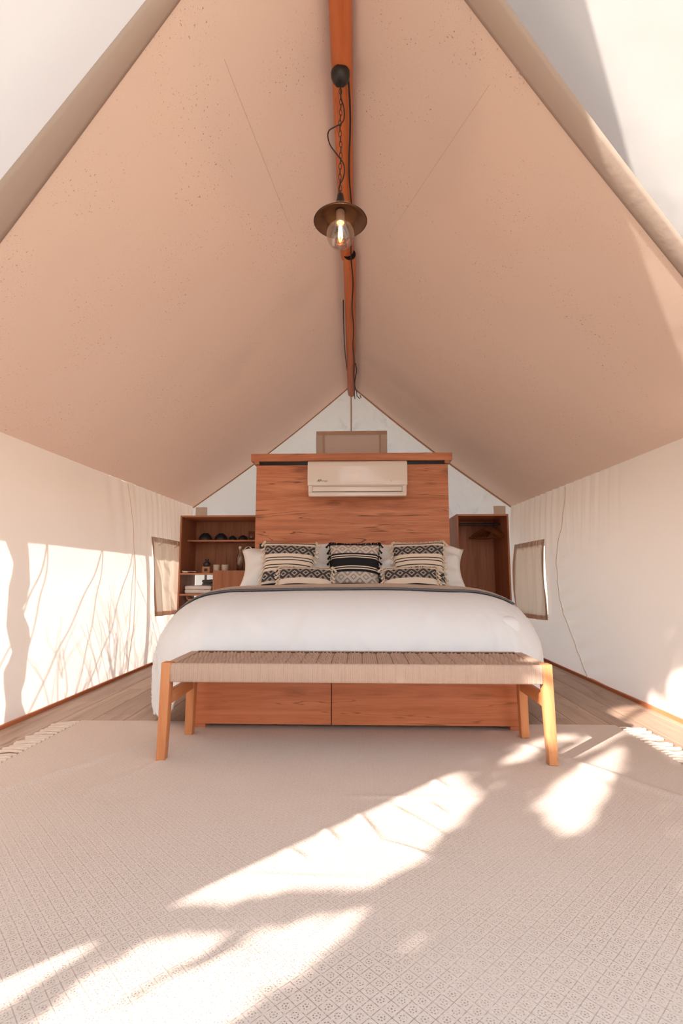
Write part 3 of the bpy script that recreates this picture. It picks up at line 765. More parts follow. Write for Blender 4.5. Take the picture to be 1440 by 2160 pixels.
# wrapped cords down the long rails: fine ridges, each wrap a real ridge
for yf, yb, sgn in ((BYF, BYF + 0.03, 1), (BYB - 0.03, BYB, -1)):
    b = BM(); nC = 176; prof = []
    x0, x1 = BXL + 0.044, BXR - 0.044; w = (x1 - x0) / nC
    for k in range(nC):
        dep = 0.0016 + 0.0012 * random.random()
        jig = random.uniform(-0.0006, 0.0006)
        for q, dd in ((0.0, dep), (0.3, 0.0004), (0.7, 0.0004)):
            prof.append((x0 + (k + q) * w + jig, dd))
    prof.append((x1, 0.002))
    rows = [(BZB, 0.010), (BZB, 0.003), (BZB + 0.006, 0.0), (BZT - 0.010, 0.0), (BZT - 0.003, 0.004), (BZT - 0.001, 0.012), (BZT - 0.004, 0.022)]
    vs = []
    for px, dd in prof:
        col_ = []
        for z, ins in rows:
            yy = (yf + ins + dd) if sgn > 0 else (yb - ins - dd)
            col_.append(b.verts.new((px, yy, z - dd * 0.3)))
        vs.append(col_)
    for A, B_ in zip(vs, vs[1:]):
        for j in range(len(rows) - 1): b.faces.new((A[j], B_[j], B_[j + 1], A[j + 1]))
    obj('cord_wrap', b, M_CORD, bench, 'all', kind='stuff', recalc=True)
# small dark notches between the bands along the front edge are the gaps left between wrap and bands
def leg(x, y, sx, sy, top=BZT + 0.001):
    # outer face plumb, foot drawn in slightly; front legs lean out a touch
    w, d, wf, df = 0.045, 0.056, 0.040, 0.042
    xo = x; xi = x - sx * w; xof = x + sx * 0.006; xif = xof - sx * wf
    yo = y; yi = y - sy * d; yof = y + sy * 0.002; yif = yof - sy * df
    b = BM()
    hexa(b, [(xof, yof, 0.008), (xif, yof, 0.008), (xif, yif, 0.008), (xof, yif, 0.008)], [(xo, yo, top), (xi, yo, top), (xi, yi, top), (xo, yi, top)], 0.003)
    return b
for x, sx in ((BXL, -1), (BXR, 1)):
    for y, sy in ((BYF, -1), (BYB - 0.006, 1)):
        obj('leg', leg(x, y, sx, sy, BZT + 0.001 if sy < 0 else BZB + 0.03), M_BENCH, bench, True)
for x in (BXL + 0.012, BXR - 0.036):
    b = BM(); box(b, x, x + 0.024, BYF + 0.03, BYB - 0.03, 0.243, 0.303, 0.003); obj('stretcher', b, M_BENCHX, bench, True)
    b = BM(); box(b, x - 0.011 if x < 0 else x - 0.012, x + 0.036, BYF + 0.054, BYB - 0.002, BZB + 0.004, BZT - 0.006, 0.005); obj('side_rail', b, M_CORD, bench, True)

# ================================================================== BED
bed = thing('bed', 'king bed on a wooden platform with two wide drawers under white bedding', 'bed', (-0.02, 3.8, 0.0))
PXL, PXR, PYF = -0.950, 0.915, 2.89
b = BM(); box(b, PXL, PXR, PYF + 0.024, 4.84, 0.028, 0.36, 0.004); obj('platform', b, M_DRAWER, bed)
b = BM(); box(b, PXL, PXR, PYF + 0.002, 4.84, 0.362, 0.392, 0.004); obj('platform_top', b, M_DRAWER, bed)
for x0, x1 in ((PXL + 0.055, -0.150), (-0.145, PXR - 0.03)):
    b = BM(); box(b, x0, x1, PYF, PYF + 0.022, 0.030, 0.352, 0.0025); obj('drawer', b, M_DRAWER, bed, True)
b = BM(); box(b, PXL, PXL + 0.052, PYF + 0.004, PYF + 0.024, 0.030, 0.352, 0.0025); obj('end_panel', b, M_DRAWER, bed, True)
for x0, x1 in ((PXL + 0.02, PXL + 0.11), (PXR - 0.10, PXR - 0.012)):
    for y0, y1 in ((PYF + 0.012, PYF + 0.09), (4.70, 4.80)):
        b = BM(); box(b, x0, x1, y0, y1, 0.006, 0.029, 0.002); obj('foot', b, M_DRAWER, bed)
b = BM(); box(b, -0.99, 0.93, 2.97, 4.80, 0.393, 0.60, 0.06, 4); obj('mattress', b, M_WHITE, bed, True)

CX = -0.045
def sup_table(a, bb, n, N=60):
    pts = []
    for k in range(N + 1):
        th = PI / 2 * k / N
        pts.append((a * math.sin(th) ** (2 / n), bb * (1 - math.cos(th) ** (2 / n))))
    L = [0.0]
    for p, q in zip(pts, pts[1:]): L.append(L[-1] + math.hypot(q[0] - p[0], q[1] - p[1]))
    return pts, L
TAB = {}
def prof(e, a, bb, n, flare):
    k = round(a, 2)
    if k not in TAB: TAB[k] = sup_table(k, bb, n)
    pts, L = TAB[k]
    if e >= L[-1]: return pts[-1][0] + flare * (e - L[-1]), pts[-1][1] + (e - L[-1]) * math.sqrt(1 - flare * flare)
    import bisect
    i = max(0, bisect.bisect_right(L, e) - 1)
    t = (e - L[i]) / max(1e-9, L[i + 1] - L[i])
    return pts[i][0] + (pts[i + 1][0] - pts[i][0]) * t, pts[i][1] + (pts[i + 1][1] - pts[i][1]) * t
HWL, HWR, YFLAT, AX, AY, BD, ZT = 0.70, 0.66, 3.62, 0.52, 0.765, 0.43, 0.738
EXS, EXF = 0.86, 1.00
def drape(s, t, lift=0.0, fold=1.0):
    """s across (0 = centre), t from the head towards the foot, both along the cloth"""
    hw = HWL if s < 0 else HWR
    sx = max(0.0, abs(s) - hw); sg = -1 if s < 0 else 1
    xf = CX + max(-HWL, min(HWR, s))
    y0 = 4.82 - t; sy = max(0.0, YFLAT - y0); yf = max(YFLAT, y0)
    e = math.hypot(sx, sy)
    if sx > 1e-6 and sy > 1e-6:
        eb = min(EXS * e / sx, EXF * e / sy); p_ = math.atan2(sy, sx) / (PI / 2)
        em = EXS + (EXF - EXS) * p_ + (0.34 if s < 0 else 0.24) * math.exp(-((p_ - (0.66 if s < 0 else 0.55)) / 0.14) ** 2)
        e = max(1e-5, e * (1 + (em / eb - 1) * (e / eb)))
    if e < 1e-6:
        z = ZT + 0.012 * math.cos(PI * min(1, abs(s) / hw) / 2) + 0.006 * nz(xf * 2, yf * 2, 3)
        return Vector((xf, yf, z + lift))
    ph = math.atan2(sy, sx); c, sn = math.cos(ph), math.sin(ph)
    a = 1 / math.sqrt((c / AX) ** 2 + (sn / AY) ** 2)
    corner = math.sin(2 * ph) if (sx > 0 and sy > 0) else 0
    a *= 1 + 0.09 * corner
    h, d = prof(e, max(0.3, a), BD, 2.4, 0.14 * (1 - corner))
    hang = max(0.0, min(1.0, (d - 0.10) / 0.35))
    per = (sx and 0) + (yf if sy == 0 else 0) * 9 + xf * 9 + ph * 3.0
    f = fold * hang * (0.010 * math.sin(per * 1.3 + sg) + 0.008 * math.sin(per * 2.9 + 1.7) + 0.02 * corner * math.sin(ph * 9))
    qx = xf + sg * c * e * 0.8; qd = d + 0.4 * yf
    cr = 1 - abs(nz(qx * 4.2 + qd * 1.6, qd * 1.5, 1.7)) * 2.4
    cr2 = 1 - abs(nz(qx * 7.0 - qd * 4.0, qd * 2.2, 8.3)) * 2.6
    wr = fold * (0.016 * nz(qx * 2.6, qd * 2.5, 4.7) + 0.020 * max(0, cr) ** 2 + 0.011 * max(0, cr2) ** 3) * min(1, d / 0.06) * (1 - 0.75 * corner)
    h2 = h + f + wr
    lim = 0.70 - (0.05 if sg > 0 else 0.0)
    if d > lim: d = lim + (d - lim) * 0.05
    zc = 0.012 * math.cos(PI * min(1, max(0.0, abs(s)) / hw) / 2) if sx == 0 else 0
    return Vector((xf + sg * c * (h2 + lift * hang), yf - sn * (h2 + lift * hang), ZT + zc - d + lift * (1 - 0.5 * hang) + 0.006 * nz(xf * 2, yf * 2, 3)))
SL, SR, TF = HWL + EXS, HWR + EXS, 1.20 + EXF
bm = BM(); grid(bm, 150, 130, lambda a, b: drape(-SL + a * (SL + SR), b * TF))
duv = obj('duvet', bm, M_WHITE, smooth='all', solid=0.012)
tag(duv, 'puffy white duvet draped over the bed and hanging at its corners', 'duvet')
bm = BM(); grid(bm, 130, 24, lambda a, b: drape(-(HWL + 0.66) + a * (HWL + 0.66 + HWR + 0.40), 1.50 - b * 0.62, 0.018, 1.0))
thr = obj('throw_blanket', bm, M_THROW, smooth='all', solid=0.010)
tag(thr, 'cream woven throw with dark grey border laid across the bed', 'throw')

# ---- pillows and cushions
def pillow_bm(w, h, t, ear=0.07, puff=0.42, n=26, wr=0.0, seed=0):
    b = BM()
    lay = b.loops.layers.uv.verify()
    def pos(u, v, s):
        x = w / 2 * u * (1 - ear * (1 - v * v)); z = h / 2 * v * (1 - ear * (1 - u * u))
        th = t / 2 * ((1 - u * u) * (1 - v * v)) ** puff
        th += wr * nz(u * 2.2 + seed, v * 2.2, s) * min(1, th / (t * 0.2))
        return (x, s * th, z + h / 2)
    for s in (-1, 1):
        vs = [[b.verts.new(pos(-1 + 2 * i / n, -1 + 2 * j / n, s)) for j in range(n + 1)] for i in range(n + 1)]
        for i in range(n):
            for j in range(n):
                q = ((i, j), (i + 1, j), (i + 1, j + 1), (i, j + 1))
                if s > 0: q = q[::-1]
                f = b.faces.new([vs[a][c] for a, c in q])
                for l, (a, c) in zip(f.loops, q): l[lay].uv = (a / n, c / n)
    bmesh.ops.remove_doubles(b, verts=b.verts[:], dist=0.0004)
    return b
def pillow(name, label, group, loc, w, h, t, lean, yaw, roll, mat, **kw):
    o = obj(name, pillow_bm(w, h, t, **kw), mat, smooth='all', local=True)
    o.location = loc; o.rotation_euler = (R(-lean), R(roll), R(yaw))
    return o
ZB = 0.735
for x, lab, roll, yaw, seed in ((-0.565, 'white sleeping pillow at the left end behind the cushions', -3, 4, 0), (0.455, 'white sleeping pillow at the right end behind the cushions', 3, -4, 5)):
    o = pillow('sleeping_pillow', lab, None, (x, 4.49, ZB + 0.002), 0.96, 0.46, 0.22, 38, yaw, roll, M_PILLOW, ear=0.10, puff=0.36, wr=0.07, seed=seed)
    tag(o, lab, 'pillow', 'white pillows at the headboard')

def tassel_mesh(name, mat):
    b = BM(); lathe(b, [(0.002, 0.0), (0.007, -0.004), (0.0085, -0.009), (0.005, -0.014), (0.008, -0.020), (0.011, -0.038), (0.006, -0.040)], (0, 0, 0), 8)
    me = bpy.data.meshes.new(name); b.to_mesh(me); b.free(); me.materials.append(mat)
    for p in me.polygons: p.use_smooth = True
    return me
T_CR, T_BK = tassel_mesh('tassel', M_CREAMYARN), tassel_mesh('tassel', M_BLACKYARN)
def cushion(kind, label, loc, w, h, t, lean, yaw, roll, nt, fringe_top=False):
    root = thing('throw_cushion', label, 'cushion', loc, 'patterned cushions on the bed')
    root.rotation_euler = (R(-lean), R(roll), R(yaw))
    ear = 0.085
    obj('cover', pillow_bm(w, h, t, ear, 0.40, 26, 0.006, w * 10 + loc[0]), M_CUSH[kind], root, 'all', local=True)
    me = T_BK if kind == 'black' else T_CR
    mat = M_BLACKYARN if kind == 'black' else M_CREAMYARN
    # braided edging down both sides, tassels hanging from it
    for sx in (-1, 1):
        b = BM(); pts = []
        for k in range(33):
            v = -1 + 2 * k / 32
            pts.append((sx * (w / 2 * (1 - ear * (1 - v * v)) - 0.006), -0.006 * math.sin(k * 1.9), h / 2 + h / 2 * v))
        tube(b, pts, [0.009 + 0.003 * math.sin(k * 2.4) for k in range(33)], 6)
        obj('edging', b, mat, root, True, local=True)
        for k in range(nt):
            v = -0.88 + 1.8 * k / (nt - 1)
            o = bpy.data.objects.new('tassel', me); COL.objects.link(o); o.parent = root
            o.location = (sx * (w / 2 * (1 - ear * (1 - v * v)) + 0.002), -0.012, h / 2 + h / 2 * v)
            o.rotation_euler = (R(random.uniform(0, 14)), R(-sx * random.uniform(22, 48)), 0)
            s = random.uniform(0.85, 1.12); o.scale = (s, s, s)
    if fringe_top:
        b = BM()
        for k in range(60):
            u = -0.95 + 1.9 * k / 59; zt = h - h / 2 * ear * (1 - u * u)
            tube(b, [(w / 2 * u, 0, zt - 0.006), (w / 2 * u + random.uniform(-0.006, 0.006), -0.006 * random.random(), zt + random.uniform(0.006, 0.012)), (w / 2 * u + random.uniform(-0.008, 0.008), -0.014, zt + random.uniform(0.0, 0.010))], 0.0042, 5)
        obj('top_fringe', b, mat, root, True, local=True, kind='stuff')
    return root
cushion('cream', 'square cream cushion with dark diamond bands, left of the black cushion', (-0.600, 4.35, ZB + 0.0), 0.47, 0.43, 0.18, 24, 2, 1.5, 8)
cushion('black', 'square black cushion with white diamond bands and black tassels, middle of the bed', (-0.038, 4.35, ZB - 0.005), 0.455, 0.42, 0.18, 24, -2, 0.5, 8, True)
cushion('cream', 'square cream cushion with dark diamond bands, right of the black cushion', (0.512, 4.35, ZB + 0.0), 0.46, 0.425, 0.18, 24, -8, -1.5, 8, True)
cushion('lumbar', 'small oblong cream cushion with one diamond band, leaning before the left square cushion', (-0.435, 4.16, ZB - 0.01), 0.465, 0.205, 0.13, 34, 1, 1.0, 6, True)
cushion('lumbar', 'small oblong cream cushion with one diamond band, leaning before the right square cushion', (0.425, 4.16, ZB - 0.01), 0.465, 0.205, 0.13, 34, -3, -1.5, 6, True)

# ================================================================== HEADBOARD WALL
head = thing('headboard', 'tall orange wood headboard panel behind the bed with an overhanging cap', 'headboard', (-0.06, 4.95, 0))
b = BM(); box(b, -0.981, 0.864, 4.85, 5.08, 0.0, 1.895, 0.002); obj('panel', b, M_HEAD, head)
b = BM(); box(b, -0.955, 0.845, 4.875, 5.06, 1.896, 1.932); obj('shadow_gap', b, M_OUTLET, head, label='black recessed strip')
b = BM(); box(b, -1.032, 0.905, 4.83, 5.10, 1.933, 2.006, 0.002); obj('cap', b, M_HEAD, head)
for x in (-0.985, 0.846):
    b = BM(); box(b, x - 0.012, x + 0.03, 4.835, 5.08, 1.905, 1.9325); obj('cap_bracket', b, M_CABX, head)
out = thing('wall_outlet', 'black outlet plate on the headboard beside the left cream cushion', 'outlet', (-0.895, 4.845, 1.08))
b = BM(); box(b, -0.935, -0.855, 4.838, 4.8495, 1.03, 1.135, 0.003); obj('cover_plate', b, M_OUTLET, out)
b = BM(); box(b, -0.915, -0.875, 4.835, 4.838, 1.055, 1.11, 0.001); obj('socket', b, M_BLACK, out)

# ---- air conditioner
ac = thing('air_conditioner', 'glossy white split air conditioner mounted high on the wooden headboard', 'air conditioner', (-0.004, 4.74, 1.56))
AX0, AX1 = -0.463, 0.455
body = [(4.848, 1.575), (4.70, 1.560), (4.668, 1.572), (4.652, 1.610), (4.655, 1.86), (4.69, 1.888), (4.848, 1.893)]
b = BM(); prism(b, body, 'x', AX0 + 0.006, AX1 - 0.006, 0.006); obj('body', b, M_ACW, ac, True)
fr = [(4.655, 1.655), (4.640, 1.660), (4.634, 1.70), (4.634, 1.84), (4.645, 1.876), (4.672, 1.892), (4.70, 1.892), (4.66, 1.86)]
b = BM(); prism(b, fr, 'x', AX0, AX1, 0.004); fp = obj('front_panel', b, M_ACW, ac, True)
b = BM(); box(b, AX0 + 0.045, AX1 - 0.05, 4.644, 4.66, 1.603, 1.648, 0.004); lv = obj('louver', b, M_ACW, ac, True)
b = BM(); box(b, AX0 + 0.042, AX1 - 0.047, 4.6505, 4.656, 1.598, 1.652); obj('louver_slot', b, M_ACD, ac)
b = BM(); box(b, AX0 + 0.012, AX1 - 0.012, 4.651, 4.658, 1.561, 1.596, 0.003); obj('lower_lip', b, M_ACW, ac, True)
def text(name, body_, size, loc, parent, mat, shear=0.0, bold=0.0):
    c = bpy.data.curves.new(name, 'FONT'); c.body = body_; c.size = size; c.shear = shear; c.extrude = 0.0004; c.offset = bold
    tmp = bpy.data.objects.new(name + '_src', c); COL.objects.link(tmp)
    bpy.context.view_layer.update()
    me = bpy.data.meshes.new_from_object(tmp.evaluated_get(bpy.context.evaluated_depsgraph_get()))
    bpy.data.objects.remove(tmp); me.materials.clear(); me.materials.append(mat)
    o = bpy.data.objects.new(name, me); COL.objects.link(o); o.parent = parent
    o.location = Vector(loc) - wloc(parent); o.rotation_euler = (R(90), 0, 0); return o
text('lettering', 'AF', 0.030, (-0.375, 4.6328, 1.692), fp, M_ACD, 0.4, 0.0012)
text('lettering', 'mirage', 0.022, (-0.340, 4.6328, 1.693), fp, M_ACD, 0.3)
b = BM(); box(b, 0.300, 0.318, 4.6325, 4.635, 1.692, 1.694); box(b, 0.300, 0.302, 4.6325, 4.635, 1.692, 1.704); obj('display_mark', b, M_ACD, fp)

# ================================================================== OPEN SHELF UNIT (left)
SX0, SX1, SYF, SYB, STOP = -1.866, -0.86, 5.30, 5.80, 1.462
su = thing('shelf_unit', 'open wooden shelf unit with counter left of the headboard', 'shelf', (-1.36, 5.55, 0))
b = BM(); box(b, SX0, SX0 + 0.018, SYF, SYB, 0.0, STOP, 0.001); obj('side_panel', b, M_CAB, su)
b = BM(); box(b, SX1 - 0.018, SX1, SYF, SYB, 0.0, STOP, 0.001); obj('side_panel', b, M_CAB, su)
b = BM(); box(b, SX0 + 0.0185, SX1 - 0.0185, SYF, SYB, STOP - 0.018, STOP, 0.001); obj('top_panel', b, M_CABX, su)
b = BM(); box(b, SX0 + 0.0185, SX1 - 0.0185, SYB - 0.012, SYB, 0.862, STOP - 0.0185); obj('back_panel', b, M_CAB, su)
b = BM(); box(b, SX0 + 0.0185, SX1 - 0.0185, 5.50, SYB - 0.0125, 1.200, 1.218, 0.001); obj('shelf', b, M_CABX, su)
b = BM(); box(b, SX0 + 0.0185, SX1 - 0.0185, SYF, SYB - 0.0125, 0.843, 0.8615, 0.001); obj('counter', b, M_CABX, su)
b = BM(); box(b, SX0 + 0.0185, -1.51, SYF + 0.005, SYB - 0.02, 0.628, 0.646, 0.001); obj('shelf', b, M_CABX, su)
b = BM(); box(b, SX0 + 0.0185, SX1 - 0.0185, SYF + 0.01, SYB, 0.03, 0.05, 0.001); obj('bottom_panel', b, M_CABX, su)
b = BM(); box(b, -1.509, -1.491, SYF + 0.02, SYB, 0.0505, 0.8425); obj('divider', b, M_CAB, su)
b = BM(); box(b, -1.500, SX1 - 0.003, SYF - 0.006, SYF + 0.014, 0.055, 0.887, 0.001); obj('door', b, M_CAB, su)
b = BM(); box(b, -1.76, -1.735, SYB + 0.06, SYB + 0.085, 0.0, 1.40, 0.003); o = obj('tent_pole', b, plain('grey_pole', (0.45, 0.43, 0.42), 0.5)); tag(o, 'thin grey upright pole seen behind the open shelf compartment', 'pole')

ZC = 0.8625
def bowl(label, x, r, h):
    b = BM(); prof_ = [(r, 0.0), (r * 0.99, h * 0.18), (r * 0.88, h * 0.52), (r * 0.66, h * 0.80), (r * 0.40, h * 0.95), (r * 0.38, h * 1.04), (r * 0.33, h * 1.04), (r * 0.32, h * 0.97), (0.002, h * 0.95)]
    lathe(b, prof_, (0, 0, 0), 28); o = obj('bowl', b, M_DARKCERAMIC, None, True, local=True); o.location = (x, 5.62, 1.2185)
    return tag(o, label, 'bowl', 'dark bowls upturned on the upper shelf')
bowl('large dark upturned bowl, first from the left on the upper shelf', -1.690, 0.076, 0.082)
bowl('large dark upturned bowl, second from the left on the upper shelf', -1.515, 0.072, 0.078)
bowl('small dark upturned bowl, third from the left on the upper shelf', -1.385, 0.048, 0.052)
bowl('small dark upturned bowl beside the drinking glass on the upper shelf', -1.270, 0.056, 0.054)
b = BM(); lathe(b, [(0.028, 0.0), (0.031, 0.002), (0.036, 0.10), (0.0345, 0.10), (0.0295, 0.006), (0.002, 0.006)], (0, 0, 0), 24, True, False)
o = obj('drinking_glass', b, M_GLASS, None, 'all', local=True); o.location = (-1.165, 5.58, 1.2185); tag(o, 'clear drinking glass at the right of the upper shelf', 'glass')
b = BM(); lathe(b, [(0.040, 0.0), (0.046, 0.03), (0.043, 0.07), (0.030, 0.09), (0.002, 0.092)], (0, 0, 0), 24)
o = obj('jar', b, M_DARKCERAMIC, None, True, local=True); o.location = (-1.09, 5.66, 1.2185); tag(o, 'squat dark jar behind the drinking glass on the upper shelf', 'jar')

# kraft box with a dark bottle standing on it
kb = thing('kraft_box', 'small kraft gift box with dark square window on the counter', 'box', (-1.600, 5.40, ZC))
b = BM(); box(b, -1.640, -1.560, 5.37, 5.44, ZC, ZC + 0.066, 0.002); obj('carton', b, M_KRAFT, kb)
b = BM(); box(b, -1.617, -1.583, 5.3685, 5.3699, ZC + 0.016, ZC + 0.046); obj('window', b, M_OUTLET, kb)
b = BM(); lathe(b, [(0.030, 0.0), (0.039, 0.012), (0.040, 0.030), (0.032, 0.044), (0.016, 0.052), (0.015, 0.064), (0.021, 0.072), (0.020, 0.080), (0.002, 0.080)], (0, 0, 0), 24)
o = obj('dark_pot', b, M_DARKCERAMIC, None, True, local=True); o.location = (-1.600, 5.405, ZC + 0.0665); tag(o, 'small matte black pot standing on the kraft box', 'pot')
def cup(x, y, label):
    b = BM(); lathe(b, [(0.030, 0.0), (0.033, 0.003), (0.0385, 0.086), (0.0365, 0.087), (0.031, 0.006), (0.002, 0.006)], (0, 0, 0), 28, True, False)
    o = obj('cup', b, M_CUP, None, True, local=True); o.location = (x, y, ZC); tag(o, label, 'cup', 'beige cups on the counter')
cup(-1.510, 5.45, 'beige tumbler on the counter beside the kraft box'); cup(-1.418, 5.45, 'beige tumbler on the counter, the one farther from the kraft box')
bt = thing('water_bottle', 'clear glass water bottle with round stopper on the counter', 'bottle', (-1.256, 5.44, ZC + 0.026))
zb0 = ZC + 0.026
op = [(0.030, 0.0), (0.036, 0.004), (0.036, 0.150), (0.030, 0.180), (0.015, 0.205), (0.014, 0.235), (0.017, 0.238)]
ip = [(0.0125, 0.235), (0.0135, 0.205), (0.028, 0.180), (0.034, 0.150), (0.034, 0.008), (0.002, 0.008)]
b = BM(); lathe(b, [(r, z + zb0) for r, z in op + ip], (-1.256, 5.44, 0), 28, True, False); obj('flask', b, M_GLASS, bt, 'all')
b = BM(); lathe(b, [(0.002, 0.228), (0.010, 0.230), (0.011, 0.240), (0.017, 0.246), (0.019, 0.256), (0.015, 0.268), (0.002, 0.272)], (-1.256, 5.44, zb0), 20); obj('stopper', b, M_CUP, bt, True)
tr = thing('serving_tray', 'flat black tray on the counter under the coffee machine', 'tray', (-1.1, 5.46, ZC))
b = BM(); box(b, -1.32, -0.93, 5.36, 5.56, ZC, ZC + 0.012, 0.003); obj('base', b, M_OUTLET, tr)
b = BM(); box(b, -1.30, -0.93, 5.36, 5.366, ZC + 0.012, ZC + 0.024); box(b, -1.30, -0.93, 5.554, 5.56, ZC + 0.012, ZC + 0.024); obj('rim', b, M_OUTLET, tr)
bt.location.z -= 0.013
# dark mat strip under cups
b = BM(); box(b, -1.66, -1.335, 5.365, 5.52, ZC - 0.0009, ZC - 0.0001); 
o = obj('counter_mat', b, M_OUTLET); tag(o, 'thin dark mat under the cups on the counter', 'mat')
cm = thing('coffee_machine', 'black capsule coffee machine with chrome ring behind the white pillow', 'coffee machine', (-1.06, 5.46, ZC + 0.013))
b = BM(); tube(b, [(-1.151, 5.39, ZC + 0.225), (-1.126, 5.44, ZC + 0.222), (-1.096, 5.54, ZC + 0.21)], [0.052, 0.056, 0.05], 24); obj('head', b, M_OUTLET, cm, True)
b = BM(); box(b, -1.176, -1.056, 5.44, 5.54, ZC + 0.014, ZC + 0.20, 0.012); obj('column', b, M_OUTLET, cm, True)
b = BM(); box(b, -1.20, -1.066, 5.375, 5.45, ZC + 0.014, ZC + 0.045, 0.004); obj('drip_tray', b, M_BLACK, cm, True)
b = BM(); tube(b, [(-1.156 + 0.046 * math.cos(t), 5.383, ZC + 0.227 + 0.046 * math.sin(t)) for t in [k * 2 * PI / 32 for k in range(32)]], 0.0055, 8, True); obj('ring', b, M_CHROME, cm, True, label='chrome ring')
b = BM(); box(b, -1.186, -1.126, 5.415, 5.438, ZC + 0.105, ZC + 0.115, 0.002); obj('spout', b, M_CHROME, cm)
# shell dish
b = BM(); lathe(b, [(0.002, 0.0), (0.022, 0.002), (0.030, 0.012), (0.029, 0.020), (0.020, 0.012), (0.002, 0.010)], (0, 0, 0), 20)
o = obj('shell_dish', b, M_SHELL, None, True, local=True); o.location = (-1.81, 5.345, ZC); o.scale = (1.2, 0.9, 1); tag(o, 'small white shell shaped dish at the left end of the counter', 'dish')
b = BM(); tube(b, [(-1.785, 5.345, ZC + 0.015), (-1.74, 5.35, ZC + 0.016), (-1.70, 5.355, ZC + 0.012)], [0.003, 0.003, 0.005], 6); o = obj('spoon', b, M_SHELL, None, True); tag(o, 'pale little spoon resting on the shell dish', 'spoon')
# towel, folded blanket, basket
def folded(name, x0, x1, y0, y1, z0, layers, th, mat, label, cat, seed):
    root = thing(name, label, cat, ((x0 + x1) / 2, (y0 + y1) / 2, z0))
    for k in range(layers):
        b = BM(); box(b, x0 + 0.004 * random.random(), x1 - 0.006 * random.random(), y0 + 0.004 * random.random(), y1, z0 + k * th, z0 + (k + 1) * th - 0.001, th * 0.42, 3)
        bmesh.ops.subdivide_edges(b, edges=[e for e in b.edges if e.calc_length() > 0.1], cuts=8, use_grid_fill=True)
        for v in b.verts:
            d = 0.006 * nz(v.co.x * 14, v.co.y * 14, seed + k)
            v.co.z += d if v.co.z > z0 + 0.006 else 0
            v.co.y += 0.3 * d
        obj('fold', b, mat, root, 'all')
    return root
folded('folded_towel', -1.820, -1.530, 5.36, 5.60, 0.6465, 2, 0.042, M_TOWEL, 'white folded towel on the lower shelf of the wooden unit', 'towel', 1)
folded('folded_blanket', -1.72, -1.52, 5.62, 5.77, 0.6465, 4, 0.036, M_GREYCLOTH, 'grey folded blanket behind the white towel', 'blanket', 4)
bk = thing('basket', 'tan leather storage basket under the lower shelf', 'basket', (-1.65, 5.48, 0.05))
b = BM()
hexa(b, [(-1.74, 5.36, 0.0505), (-1.54, 5.36, 0.0505), (-1.54, 5.66, 0.0505), (-1.74, 5.66, 0.0505)], [(-1.768, 5.34, 0.595), (-1.53, 5.34, 0.595), (-1.53, 5.68, 0.595), (-1.768, 5.68, 0.595)], 0.008)
obj('body', b, M_LEATHER, bk, True)
b = BM(); box(b, -1.757, -1.54, 5.352, 5.668, 0.5955, 0.603); obj('painted_dark_inside', b, M_OUTLET, bk)  # black slab on the solid body, painted shade for the basket's inside
b = BM(); tube(b, smooth_pts([(-1.772, 5.36, 0.585), (-1.79, 5.36, 0.612), (-1.765, 5.40, 0.622), (-1.768, 5.46, 0.59)], 5), 0.006, 8); obj('handle', b, M_LEATHER, bk, True)

# ================================================================== WARDROBE (right)
WX0, WX1, WYF, WYB, WT = 1.020, 1.552, 5.30, 5.86, 1.466
wd = thing('wardrobe', 'open wooden wardrobe with hanging rail right of the headboard', 'wardrobe', (1.286, 5.58, 0))
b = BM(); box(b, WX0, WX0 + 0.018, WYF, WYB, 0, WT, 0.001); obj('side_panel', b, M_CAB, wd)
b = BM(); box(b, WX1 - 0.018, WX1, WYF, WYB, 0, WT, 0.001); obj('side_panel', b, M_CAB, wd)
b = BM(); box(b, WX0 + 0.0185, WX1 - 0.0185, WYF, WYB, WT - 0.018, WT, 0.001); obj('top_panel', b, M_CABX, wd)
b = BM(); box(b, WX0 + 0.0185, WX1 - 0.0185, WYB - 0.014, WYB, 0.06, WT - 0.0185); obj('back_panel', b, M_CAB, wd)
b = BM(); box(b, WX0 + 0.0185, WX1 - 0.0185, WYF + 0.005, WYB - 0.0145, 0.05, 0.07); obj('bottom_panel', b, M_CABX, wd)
b = BM(); tube(b, [(WX0 + 0.018, 5.56, 1.385), (WX1 - 0.018, 5.56, 1.385)], 0.0125, 14); obj('rail', b, M_BLACK, wd, True)
# hangers hooked on the rail
hg0 = None
hlab = ['first wooden hanger on the rail, nearest the wardrobe middle', 'second wooden hanger from the wardrobe middle', 'third wooden hanger from the wardrobe middle', 'fourth wooden hanger from the wardrobe middle', 'fifth wooden hanger from the wardrobe middle', 'last wooden hanger, against the right side panel']
for k in range(6):
    loc = (1.360 + 0.022 * k, 5.56, 1.385); rz = R(46 - 6 * k + random.uniform(-2, 2))
    if hg0 is None:
        r = thing('clothes_hanger', hlab[0], 'hanger', loc, 'hangers in the wardrobe')
        b = BM(); tube(b, [(0, 0.0155 * math.sin(t), 0.0155 * math.cos(t)) for t in [R(-100 + 20 * q) for q in range(13)]] + [(0, 0.0, -0.03), (0, 0, -0.055)], 0.002, 6); obj('hook', b, M_STEEL, r, True, local=True)
        b = BM(); tube(b, [(0, -0.185, -0.145), (0, -0.11, -0.092), (0, -0.03, -0.058), (0, 0.0, -0.052), (0, 0.03, -0.058), (0, 0.11, -0.092), (0, 0.185, -0.145)], [0.010, 0.010, 0.011, 0.012, 0.011, 0.010, 0.010], 8); obj('shoulder', b, M_HANGER, r, True, local=True)
        b = BM(); tube(b, [(0, -0.178, -0.146), (0, 0.178, -0.146)], 0.006, 8); obj('bar', b, M_HANGER, r, True, local=True)
        r.rotation_euler = (0, 0, rz); hg0 = r
    else:
        dup_thing(hg0, loc, hlab[k], (0, 0, rz))

